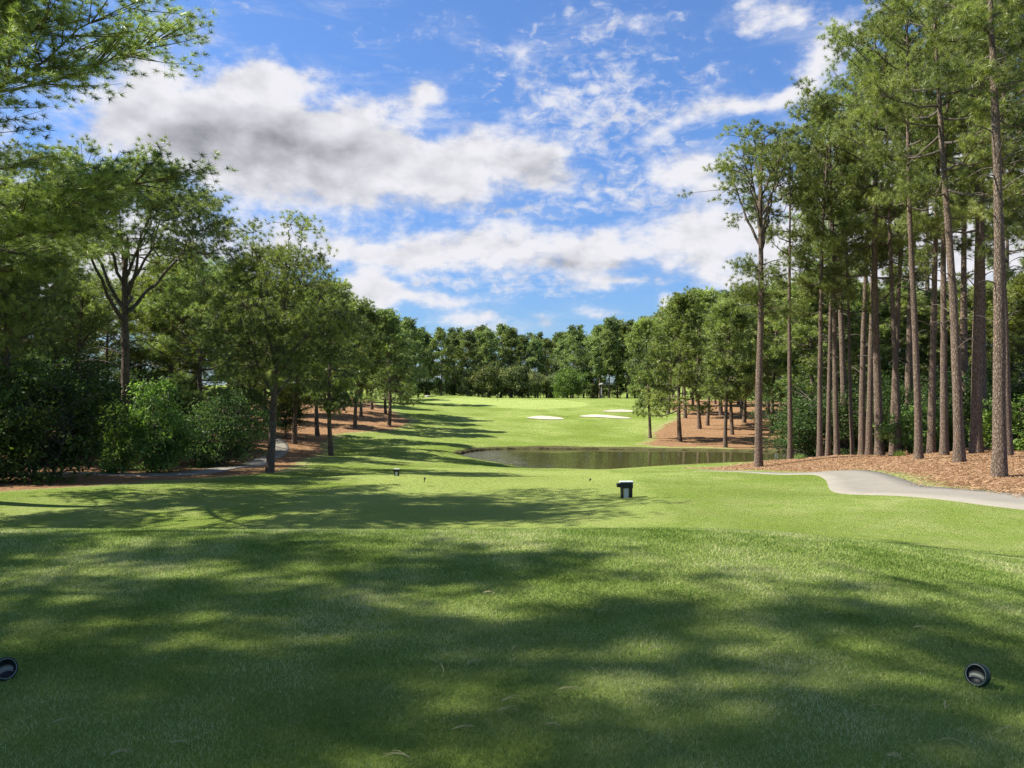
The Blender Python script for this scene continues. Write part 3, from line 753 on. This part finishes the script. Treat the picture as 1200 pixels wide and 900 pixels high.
for px, D, top in ((553,182,432),(569,180,428),(584,183,426),(600,180,427),(616,182,430),(631,179,434),(644,181,440)):
    bush(px, D, top+random.uniform(-2,2), ROUND[0], 'low brownish green tree in the row at the far lawn edge', gB, name='broadleaf_tree', cat='broadleaf tree', wide=0.68)
gD = 'dark bushes under the far tree line'
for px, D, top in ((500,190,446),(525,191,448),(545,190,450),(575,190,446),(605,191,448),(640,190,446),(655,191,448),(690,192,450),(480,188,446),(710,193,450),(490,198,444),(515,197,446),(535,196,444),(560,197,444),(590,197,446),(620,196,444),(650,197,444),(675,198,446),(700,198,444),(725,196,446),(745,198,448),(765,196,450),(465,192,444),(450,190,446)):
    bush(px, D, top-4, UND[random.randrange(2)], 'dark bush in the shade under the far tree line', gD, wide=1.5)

# --- trees left of and behind the tee, which shade it ---
gS = 'pines beside the tee out of the left of the picture'
for x, y, H, k, rz in ((-14.6,5.4,18.0,0,1.0),(-12.0,0.4,18.5,1,2.0),(-21.0,6.6,18,1,3.0),(-19.0,3.4,20.5,0,4.0),(-15.5,-2.5,19,0,5.0),(-26,5.5,20,1,0.2),(-15.6,6.6,16.5,1,3.3)):
    place(SHADE[k], 'pine_tree', 'pine tree', 'pine beside the tee just outside the left of the picture', gS, x, y, H, rz)
place(TALL[2], 'pine_tree', 'pine tree', 'slim pine left of the tee whose shadow crosses the slope below it', None, -13.6, 14.0, 22, 1.5, wide=0.95)

# ------------------------------------------------------------------ small objects
def bm_obj(name, V, Fs, mat, parent=None, smooth=False):
    return link(name, make_mesh(name, V, Fs, mat, smooth=smooth), parent)

def lathe(prof, n=40):
    """profile [(r, h)] turned about +Y axis (disc facing -Y)"""
    a = np.linspace(0, 2*np.pi, n, endpoint=False); V = []; Q = []
    for r, h in prof: V.append(np.stack([r*np.cos(a), np.full(n, h), r*np.sin(a)], 1))
    for k in range(len(prof)-1):
        for i in range(n):
            j = (i+1) % n; Q.append((k*n+i, k*n+j, (k+1)*n+j, (k+1)*n+i))
    return np.concatenate(V), np.array(Q)

def tee_marker(x, y, yaw, tilt, label):
    e = link('tee_marker', None, None, (x, y, gz(x, y)))
    e.rotation_euler = Euler((math.radians(tilt), 0, math.radians(yaw)), 'XYZ')
    tag(e, label, 'tee marker', 'wheel-shaped tee markers on the tee')
    r = 0.062
    up = np.array([0, 0, r-0.006])
    V, Q = lathe([(0.0,0.016),(r*0.80,0.016),(r*0.93,0.012),(r,0.004),(r,-0.022),(r*0.97,-0.030),(r*0.87,-0.030),(r*0.84,-0.024)])
    bm_obj('drum', V+up, Q, M['marker_green'], e, True)
    V, Q = lathe([(r*0.86,-0.0305),(r*0.845,-0.0325),(r*0.815,-0.0325),(r*0.80,-0.0295)])
    bm_obj('rim', V+up, Q, M['pale_line'], e, True)
    V, Q = lathe([(r*0.84,-0.024),(r*0.835,-0.012),(0.0005,-0.012)])
    bm_obj('face', V+up, Q, M['marker_black'], e)
    # emblem: a raised fan-shaped band
    t = np.linspace(math.radians(28), math.radians(152), 18)
    outer = np.stack([0.80*r*np.cos(t)*0.95, 0.62*r*np.sin(t)-0.012], 1); inner = np.stack([0.62*r*np.cos(t)*1.05, 0.34*r*np.sin(t)-0.022], 1)
    n = len(t); V = []
    for h in (-0.012, -0.019):
        V += [(a, h, b) for a, b in outer]; V += [(a, h, b) for a, b in inner]
    V = np.array(V)[:, :]+up; Q = []
    for i in range(n-1):
        Q += [(2*n+i, 2*n+i+1, 3*n+i+1, 3*n+i), (i, 2*n+i, 2*n+i+1, i+1), (n+i, n+i+1, 3*n+i+1, 3*n+i)]
    Q += [(0, n, 3*n, 2*n), (n-1, 2*n-1, 4*n-1, 3*n-1)]
    V = V-np.array([0, 0, 0.006])
    bm_obj('emblem', V, np.array(Q), M['emblem'], e)
    pts = np.stack([0.62*r*np.cos(t)*1.08, np.full(n, -0.0205), 0.34*r*np.sin(t)-0.028], 1)+up-np.array([0, 0, 0.004])
    v, f = tubes([(pts, np.full(n, 0.0022))], 6); bm_obj('emblem_line', v, f, M['pale_line'], e, True)
    v, f = tubes([(np.array([[0, 0, 0.02], [0, 0, -0.06]]), np.array([0.006, 0.003]))], 8); bm_obj('spike', v, f, M['marker_black'], e)
    return e
tee_marker(X(1145,4.3), 4.3, -56, -16, 'wheel-shaped dark green tee marker at the right of the shaded tee')
tee_marker(X(6,4.35), 4.35, 56, -16, 'wheel-shaped dark green tee marker cut by the left picture edge')

def cbox(x0, x1, y0, y1, z0, z1, b=0.008):
    """chamfered box"""
    import bmesh
    bm = bmesh.new(); bmesh.ops.create_cube(bm, size=1.0)
    for v in bm.verts:
        v.co = Vector(((x0+x1)/2+v.co.x*(x1-x0), (y0+y1)/2+v.co.y*(y1-y0), (z0+z1)/2+v.co.z*(z1-z0)))
    bmesh.ops.bevel(bm, geom=list(bm.edges), offset=b, segments=2, affect='EDGES', profile=0.7)
    me = bpy.data.meshes.new('box'); bm.to_mesh(me); bm.free(); return me
def part(name, me, mat, parent, label=None):
    me.name = name; me.materials.append(mat); o = link(name, me, parent)
    if label: o['label'] = label
    return o
def tee_box(px, D, s, yaw, label):
    x = X(px, D)
    e = link('ball_washer_box', None, None, (x, D, gz(x, D)), (0, 0, math.radians(yaw)), (s, s, s))
    tag(e, label, 'tee box stand', 'black stands with white tops on the front tee')
    part('cabinet', cbox(-0.19,0.19,-0.11,0.11,0.30,0.475,0.015), M['box_black'], e)
    part('lid', cbox(-0.21,0.21,-0.13,0.13,0.478,0.515,0.014), M['box_white'], e)
    part('side_tray', cbox(-0.30,-0.193,-0.07,0.09,0.33,0.45,0.02), M['box_black'], e)
    part('leg', cbox(-0.175,-0.115,-0.09,0.09,-0.05,0.298,0.01), M['box_black'], e)
    part('leg', cbox(0.075,0.175,-0.09,0.09,-0.05,0.298,0.01), M['box_black'], e)
    part('center_panel', cbox(-0.09,0.05,-0.085,0.03,0.0,0.298,0.008), M['box_white'], e)
    return e
tee_box(734, 23.0, 0.92, 4, 'black stand with white top and white panel on the front tee')
tee_box(465, 33.5, 0.58, 0, 'small black stand with white top at the left end of the front tee')

def peg(px, D, h, label):
    x = X(px, D); e = link('tee_peg', None, None, (x, D, gz(x, D)))
    tag(e, label, 'marker peg')
    v, f = tubes([(np.array([[0,0,-0.03],[0.01,0,h*0.5],[0.02,0,h]]), np.array([0.012,0.018,0.03]))], 8)
    bm_obj('stem', v, f, M['box_black'], e, True)
    v, f = lathe([(0.0,-0.045),(0.035,-0.03),(0.045,0.0),(0.035,0.03),(0.0,0.045)], 12)
    o = bm_obj('knob', v*[1,1,0.7]+np.array([0.02,0,h+0.01]), f, M['box_black'], e, True)
peg(497, 29, 0.14, 'tiny dark peg in the grass of the front tee near the tree shadow')
peg(691, 29.5, 0.08, 'tiny dark peg in the grass left of the black stand')

# grey post in front of the far trees
x = X(705, 172); e = link('lamp_post', None, None, (x, 172, gz(x, 172)))
tag(e, 'grey post with a wide pale cap before the far tree line', 'post')
v, f = tubes([(np.array([[0,0,-0.2],[0,0,1.5],[0,0,2.9]]), np.array([0.17,0.15,0.13]))], 10); bm_obj('pole', v, f, M['post_grey'], e, True)
v, f = lathe([(0.0,0.0),(0.62,0.05),(0.68,0.18),(0.30,0.42),(0.0,0.5)], 16); v = v[:, [0, 2, 1]]+np.array([0,0,2.86])
bm_obj('cap', v, f, M['post_grey'], e, True)
# flagstick on the green
x = X(583, 141); e = link('flagstick', None, None, (x, 141, gz(x, 141)))
tag(e, 'thin dark flagstick standing on the green before the far trees', 'flagstick')
v, f = tubes([(np.array([[0,0,-0.1],[0,0,1.3]]), np.array([0.035,0.035]))], 6); bm_obj('pole', v, f, M['flag_red'], e)
g = np.array([(a, 0.03*math.sin(a*12)+s, b) for s in (-0.006, 0.006) for a in np.linspace(0, 0.34, 6) for b in (0.95, 1.25)])
q = []
for s in (0, 12):
    for i in range(5): q.append((s+2*i, s+2*i+2, s+2*i+3, s+2*i+1))
for i in range(5): q += [(2*i, 2*i+2, 12+2*i+2, 12+2*i), (2*i+1, 2*i+3, 12+2*i+3, 12+2*i+1)]
bm_obj('flag', g, np.array(q), M['flag_red'], e)
# pale boulder by the far tree line
import bmesh
bm = bmesh.new(); bmesh.ops.create_icosphere(bm, subdivisions=3, radius=1.0)
for v in bm.verts:
    n = math.sin(v.co.x*3.1)*math.cos(v.co.y*2.7+v.co.z*2)*0.12+random.uniform(-0.02, 0.02)
    v.co = v.co*(1+n); v.co.z *= 0.55; v.co.x *= 1.3
me = bpy.data.meshes.new('boulder'); bm.to_mesh(me); bm.free(); me.materials.append(M['rock'])
x = X(501, 165); tag(link('boulder', me, None, (x, 165, gz(x, 165)+0.3), None, (0.45,0.45,0.45)), 'pale boulder at the left of the far lawn edge', 'boulder')

# ------------------------------------------------------------------ grass blades of the near turf
rng = np.random.default_rng(5)
def scatter(n, ymin, ymax, pw):
    u = rng.uniform(size=n); y = ymin+(ymax-ymin)*u**pw
    x = rng.uniform(-1, 1, n)*(0.68*y+0.6); return x, y
N = 700000
x, y = scatter(N, 2.3, 13.5, 1.0)
kp = rng.uniform(size=N) < np.clip((13.5-y)/4.5, 0, 1)*np.clip((0.68*y+0.6-np.abs(x))/0.7, 0, 1)
x = x[kp]; y = y[kp]; N = len(x)
z = ground(x, y)
h = rng.uniform(0.010, 0.026, N)*(1+0.4*np.clip(y-6, 0, 4)/4); w = 0.0016+0.0006*np.clip(y-3, 0, 8)
a = rng.uniform(0, 6.28, N); lean = rng.uniform(0.2, 1.1, N); la = rng.uniform(0, 6.28, N)
B = np.stack([x, y, z-0.002], 1); S = np.stack([np.cos(a)*w, np.sin(a)*w, 0*a], 1)
Tp = B+np.stack([np.cos(la)*lean*h, np.sin(la)*lean*h, h], 1)
V = np.stack([B-S, B+S, Tp], 1).reshape(-1, 3)
pt = 0.46+0.26*np.sin(x*1.7+y*0.6)*np.sin(y*1.3-x*0.5)+0.16*np.sin(x*5.1+y*3.3)*np.sin(y*4.2-x*1.3)+0.10*np.sin(x*11.3-y*6.1)*np.sin(y*9.2+x*3.0)
tint = np.clip(pt+rng.normal(size=N)*0.22, 0, 1)
m, nt, out = new_mat('grass_blades')
t = nt.attr('tint')
cr = nt.node('ShaderNodeValToRGB'); nt.l.new(t, cr.inputs[0])
cr.color_ramp.elements[0].position = 0.0; cr.color_ramp.elements[0].color = C3(0.105,0.180,0.030)
cr.color_ramp.elements[1].position = 1.0; cr.color_ramp.elements[1].color = C3(0.60,0.58,0.30)
el = cr.color_ramp.elements.new(0.45); el.color = C3(0.270,0.365,0.085)
el = cr.color_ramp.elements.new(0.75); el.color = C3(0.42,0.48,0.17)
p = principled(nt, cr.outputs[0], 0.8, 0.03)
tr = nt.node('ShaderNodeBsdfTranslucent'); nt.l.new(cr.outputs[0], tr.inputs[0])
mx = nt.node('ShaderNodeMixShader'); mx.inputs[0].default_value = 0.45
nt.l.new(p.outputs[0], mx.inputs[1]); nt.l.new(tr.outputs[0], mx.inputs[2]); nt.l.new(mx.outputs[0], out.inputs[0])
tag(link('grass', make_mesh('grass', V, np.arange(len(V)).reshape(-1, 3), m, {'tint': np.repeat(tint, 3)})), 'short mown grass blades covering the tee', 'grass', kind='stuff')

# loose straw lying on the right-hand bed
N = 90000
y = 15+37*rng.uniform(size=N)**1.3; x = rng.uniform(7.5, 34, N)
keep = (poly_sd(STRAW[2], x, y) < 0.9-1.4*rng.uniform(size=N)**2) & (x < 0.72*y+2)
x = x[keep]; y = y[keep]; N = len(x); z = ground(x, y)
a = rng.uniform(0, 6.28, N); L = rng.uniform(0.06, 0.17, N); wd = 0.006+0.0002*y
up = rng.uniform(0.0, 0.05, N)
A = np.stack([x, y, z+np.where(poly_sd(STRAW[2], x, y) > -1.2, 0.045, 0.008)], 1); d = np.stack([np.cos(a)*L, np.sin(a)*L, up], 1); n_ = np.stack([-np.sin(a)*wd, np.cos(a)*wd, 0*a+0.004], 1)
V = np.stack([A-n_, A+n_, A+d+n_*0.4, A+d-n_*0.4], 1).reshape(-1, 3)
m, nt, out = new_mat('straw_litter')
c = nt.mix(nt.attr('tint'), C3(0.15,0.080,0.038), C3(0.50,0.33,0.19))
p = principled(nt, c, 0.8, 0.1); nt.l.new(p.outputs[0], out.inputs[0])
tag(link('pine_straw', make_mesh('pine_straw', V, np.arange(len(V)).reshape(-1, 4), m, {'tint': np.repeat(rng.uniform(size=N), 4)})), 'loose reddish pine straw under the right-hand wood', 'pine straw', kind='stuff')

# fallen needles
NE = []
for px, py in ((700,793),(583,838),(588,826),(520,792),(547,783),(655,812),(1107,835),(1102,872),(1168,862),(905,772),(965,722),(1070,735),(130,890),(62,852),(200,876),(545,676),(567,698),(740,682),
               (600,766),(530,860),(1018,832),(480,894),(640,854),(760,766),(925,775),(860,716),(700,720),(430,740),(1040,892),(770,840),(350,800),(390,752)):
    D = EYE*F/(py-450)
    NE.append((X(px, D), D))
for k, (x, y) in enumerate(NE):
    L = random.uniform(0.05, 0.13); a = random.uniform(-0.7, 0.7) if k % 3 else random.uniform(0, 3.1)
    lines = []
    for q in range(random.choice((1, 2, 2, 3))):
        aa = a+q*random.uniform(0.08, 0.25); s = np.linspace(0, 1, 6)
        kx = random.uniform(-0.25, 0.25)
        P = np.stack([L*s*math.cos(aa)-L*kx*s*s*math.sin(aa), L*s*math.sin(aa)+L*kx*s*s*math.cos(aa), 0.020+0.012*np.sin(s*3.0)+0.003*q], 1)
        lines.append((P, np.full(6, 0.0018)*(1-0.5*s)))
    v, f = tubes(lines, 4)
    tag(link('pine_needle', make_mesh('pine_needle', v, f, M['twig']), None, (x, y, gz(x, y))), 'pale dry pine needle cluster fallen on the shaded tee', 'pine needles', 'fallen pine needles on the tee')

# reeds / longer grass tufts where the straw meets the pond on the right
def grass_tuft(px, D, label):
    x = X(px, D); r = np.random.default_rng(int(px)); n = 90
    C = np.stack([r.normal(size=n)*0.16, r.normal(size=n)*0.16, np.zeros(n)], 1)
    v, f, t = blades(C, np.tile([0, 0, 1.0], (n, 1)), 2, 0.42, 0.02, 0.22, r, r.uniform(0.3, 1, n))
    tag(link('grass_tuft', make_mesh('grass_tuft', v, f, M['leaf_bright'], {'tint': t}), None, (x, D, gz(x, D))), label, 'grass tuft')
grass_tuft(1053, 46, 'pale grass tuft on the straw at the foot of the thin leaning pine')
grass_tuft(938, 50, 'grass tuft at the edge of the straw beside the thin dark pine')

# ------------------------------------------------------------------ sky
SUN_EL = math.radians(47); SAZ = (-math.cos(math.radians(4)), math.sin(math.radians(4)))
sdir = Vector((SAZ[0]*math.cos(SUN_EL), SAZ[1]*math.cos(SUN_EL), math.sin(SUN_EL)))
sun = bpy.data.lights.new('sun', 'SUN'); sun.energy = 5.0; sun.angle = math.radians(0.53); sun.color = (1.0, 0.95, 0.86)
so = link('sun', sun, None, (0, 0, 60)); so.rotation_euler = sdir.to_track_quat('Z', 'Y').to_euler()

w = bpy.data.worlds.new('World'); scene.world = w; w.use_nodes = True
nt = NT(w.node_tree)
for n in list(nt.n): nt.n.remove(n)
wo = nt.node('ShaderNodeOutputWorld'); bg = nt.node('ShaderNodeBackground'); nt.l.new(bg.outputs[0], wo.inputs[0])
BGS = 0.08
bg.inputs[1].default_value = BGS
sky = nt.node('ShaderNodeTexSky', sky_type='NISHITA'); sky.sun_disc = False
sky.sun_elevation = SUN_EL; sky.sun_rotation = math.atan2(SAZ[0], SAZ[1]) % (2*math.pi)
sky.altitude = 0; sky.air_density = 1.0; sky.dust_density = 0.3; sky.ozone_density = 2.5
tc = nt.node('ShaderNodeTexCoord').outputs['Generated']
sp = nt.node('ShaderNodeSeparateXYZ'); nt.l.new(tc, sp.inputs[0])
az0 = nt.m('MULTIPLY', nt.m('ARCTAN2', sp.outputs[0], sp.outputs[1]), 180/math.pi)
el0 = nt.m('MULTIPLY', nt.m('ARCSINE', sp.outputs[2]), 180/math.pi)
cmb = nt.node('ShaderNodeCombineXYZ'); nt.setin(cmb.inputs[0], az0); nt.setin(cmb.inputs[1], el0)
P2 = cmb.outputs[0]
wn = nt.noise(nt.mapping(P2, (1, 1.7, 1)), 0.13, 4, 0.6, out=1)
wsep = nt.node('ShaderNodeSeparateColor'); nt.l.new(wn, wsep.inputs[0])
az = nt.m('ADD', az0, nt.m('MULTIPLY_ADD', wsep.outputs[0], 7.0, -3.5))
el = nt.m('ADD', el0, nt.m('MULTIPLY_ADD', wsep.outputs[1], 4.5, -2.25))
def azel(px, py):
    dx = (px-600)/F; dz = (450-py)/F
    a = math.degrees(math.atan(dx)); e = math.degrees(math.atan(dz/math.hypot(1, dx))); return a, e
def blob(px, py, rx, ry, amp, rot=0.0, tight=False):
    a, e = azel(px, py); k = math.degrees(1/F)
    ra, re = rx*k, ry*k
    da = nt.m('SUBTRACT', az, a); de = nt.m('SUBTRACT', el, e)
    c, s = math.cos(math.radians(rot)), math.sin(math.radians(rot))
    u = nt.m('ADD', nt.m('MULTIPLY', da, c/ra), nt.m('MULTIPLY', de, s/ra))
    v = nt.m('ADD', nt.m('MULTIPLY', da, -s/re), nt.m('MULTIPLY', de, c/re))
    r2 = nt.m('ADD', nt.m('MULTIPLY', u, u), nt.m('MULTIPLY', v, v))
    q = nt.m('POWER', 2.718, nt.m('MULTIPLY', r2, -1.0))
    return nt.m('MULTIPLY', q, amp)
def addall(L):
    r = L[0]
    for q in L[1:]: r = nt.m('ADD', r, q)
    return r
blobs = [ # px, py, rx, ry, amp, rot (photo pixels)
 (158,128,62,48,0.72,0),(235,150,85,62,0.8,0),(300,112,60,42,0.6,0),(350,175,110,62,0.85,0),(450,185,90,52,0.7,0),(560,195,95,38,0.75,0),(640,195,45,26,0.5,0),(487,108,26,20,0.5,0),(430,118,26,18,0.35,0),
 (420,292,130,18,0.6,-4),(570,290,130,26,0.7,0),(720,292,110,30,0.75,0),(830,270,60,32,0.65,0),(500,355,100,11,0.55,0),(428,350,40,22,0.7,0),(548,384,46,14,0.75,0),(430,330,22,24,0.5,0),
 (825,205,34,26,0.75,0),(790,200,30,16,0.35,0),(785,140,48,18,0.36,20),(765,168,36,14,0.36,0),(715,97,26,15,0.42,0),(618,75,26,24,0.42,30),(657,50,16,9,0.42,20),(752,42,26,13,0.42,0),(672,18,12,9,0.35,0),
 (885,112,62,12,0.62,8),(960,85,50,20,0.5,30),(912,14,44,22,0.72,-20),(990,50,34,20,0.5,30),
 (640,380,26,12,0.6,0),(700,372,20,10,0.5,0),(720,332,60,8,0.5,0),(775,364,14,15,0.7,0),(800,400,60,14,0.4,0),
 (1010,290,110,90,0.85,0),(1120,250,160,110,0.8,0),(890,330,60,18,0.5,0),(-30,270,130,70,0.7,0),(200,320,160,60,0.7,0),
 (-400,250,200,120,0.7,0),(1500,200,200,120,0.7,0),
]
mask = addall([blob(*b) for b in blobs])
thin = addall([blob(715,150,120,75,0.40), blob(620,85,55,45,0.15), blob(740,60,60,40,0.12), blob(560,250,120,20,0.25), blob(760,230,70,30,0.2), blob(640,330,170,14,0.3), blob(540,330,90,12,0.2)])
mask = nt.m('MINIMUM', mask, 1.2)
fb = nt.noise(nt.mapping(P2, (1, 1.6, 1)), 0.26, 11, 0.62, 0.15)
fb2 = nt.noise(nt.mapping(P2, (1, 1.6, 1), loc=(0.6, -1.1, 0)), 0.26, 6, 0.5, 0.15)
fine = nt.noise(nt.mapping(P2, (1, 1.5, 1), rot=(0, 0, -0.4)), 0.75, 8, 0.62, 0.5)
wisp = nt.noise(nt.mapping(P2, (1, 3.4, 1), rot=(0, 0, 0.2)), 0.15, 8, 0.62, 0.6)
up = nt.ss(el0, 34, 60, 0.0, 0.35)
dens = nt.m('ADD', nt.m('ADD', mask, up), nt.m('ADD', nt.m('MULTIPLY_ADD', fb, 1.9, -0.95), nt.m('MULTIPLY_ADD', wisp, 0.6, -0.30)))
alpha = nt.ss(dens, 0.14, 0.84)
thina = nt.m('MULTIPLY', nt.ss(nt.m('ADD', thin, nt.m('ADD', nt.m('MULTIPLY_ADD', fine, 1.5, -0.75), nt.m('MULTIPLY_ADD', wisp, 1.4, -0.7))), 0.10, 0.75), 0.85)
alpha = nt.m('MAXIMUM', alpha, thina)
veil = nt.m('MULTIPLY', nt.ss(nt.m('ADD', wisp, nt.m('MULTIPLY', mask, 0.30)), 0.48, 0.95), 0.5)
alpha = nt.m('MAXIMUM', alpha, veil)
grey_b = addall([blob(345,172,95,32,0.36), blob(215,170,55,28,0.26), blob(620,200,60,16,0.22), blob(645,308,26,7,0.30), blob(725,308,20,7,0.30), blob(500,235,150,14,0.18), blob(110,165,45,24,0.15), blob(650,384,24,8,0.25), blob(780,322,120,10,0.15)])
relief = nt.m('MULTIPLY', nt.m('SUBTRACT', fb, fb2), 0.8)
lum = nt.m('ADD', nt.m('SUBTRACT', 0.98, nt.m('MULTIPLY', grey_b, nt.m('MULTIPLY_ADD', fb2, 1.0, 0.5))), relief)
lum = nt.m('SUBTRACT', lum, nt.ss(dens, 0.8, 1.6, 0, 0.10))
lum = nt.m('MINIMUM', nt.m('MAXIMUM', lum, 0.12), 1.0)
CB = 5.15
lc = nt.node('ShaderNodeCombineXYZ')
nt.setin(lc.inputs[0], nt.m('MULTIPLY', nt.m('POWER', lum, 1.14), CB)); nt.setin(lc.inputs[1], nt.m('MULTIPLY', nt.m('POWER', lum, 1.12), CB)); nt.setin(lc.inputs[2], nt.m('MULTIPLY', nt.m('POWER', lum, 1.05), CB*1.06))
hor = nt.ss(el0, 24, 2)
skyc = nt.mix(1.0, sky.outputs[0], nt.mix(hor, C3(0.64, 0.83, 1.12), C3(0.42, 0.58, 0.86)), 'MULTIPLY')
fin = nt.mix(alpha, skyc, lc.outputs[0])
nt.l.new(fin, bg.inputs[0])

# ------------------------------------------------------------------ camera & render
cam = bpy.data.cameras.new('camera'); cam.sensor_width = 36; cam.lens = F/1200*36; cam.clip_end = 6000; cam.clip_start = 0.05
co = link('camera', cam, None, (0, 0, EYE)); co.rotation_euler = (math.radians(90), 0, 0)
scene.camera = co
vs = scene.view_settings
vs.view_transform = 'Standard'; vs.look = 'None'; vs.gamma = 1.0; vs.exposure = 1.08; vs.use_curve_mapping = False
scene.cycles.denoising_prefilter = 'NONE'
scene.cycles.max_bounces = 6; scene.cycles.diffuse_bounces = 3; scene.cycles.glossy_bounces = 3; scene.cycles.transmission_bounces = 4
scene.cycles.use_adaptive_sampling = True; scene.cycles.adaptive_threshold = 0.02
w.cycles.sampling_method = 'MANUAL'; w.cycles.sample_map_resolution = 512
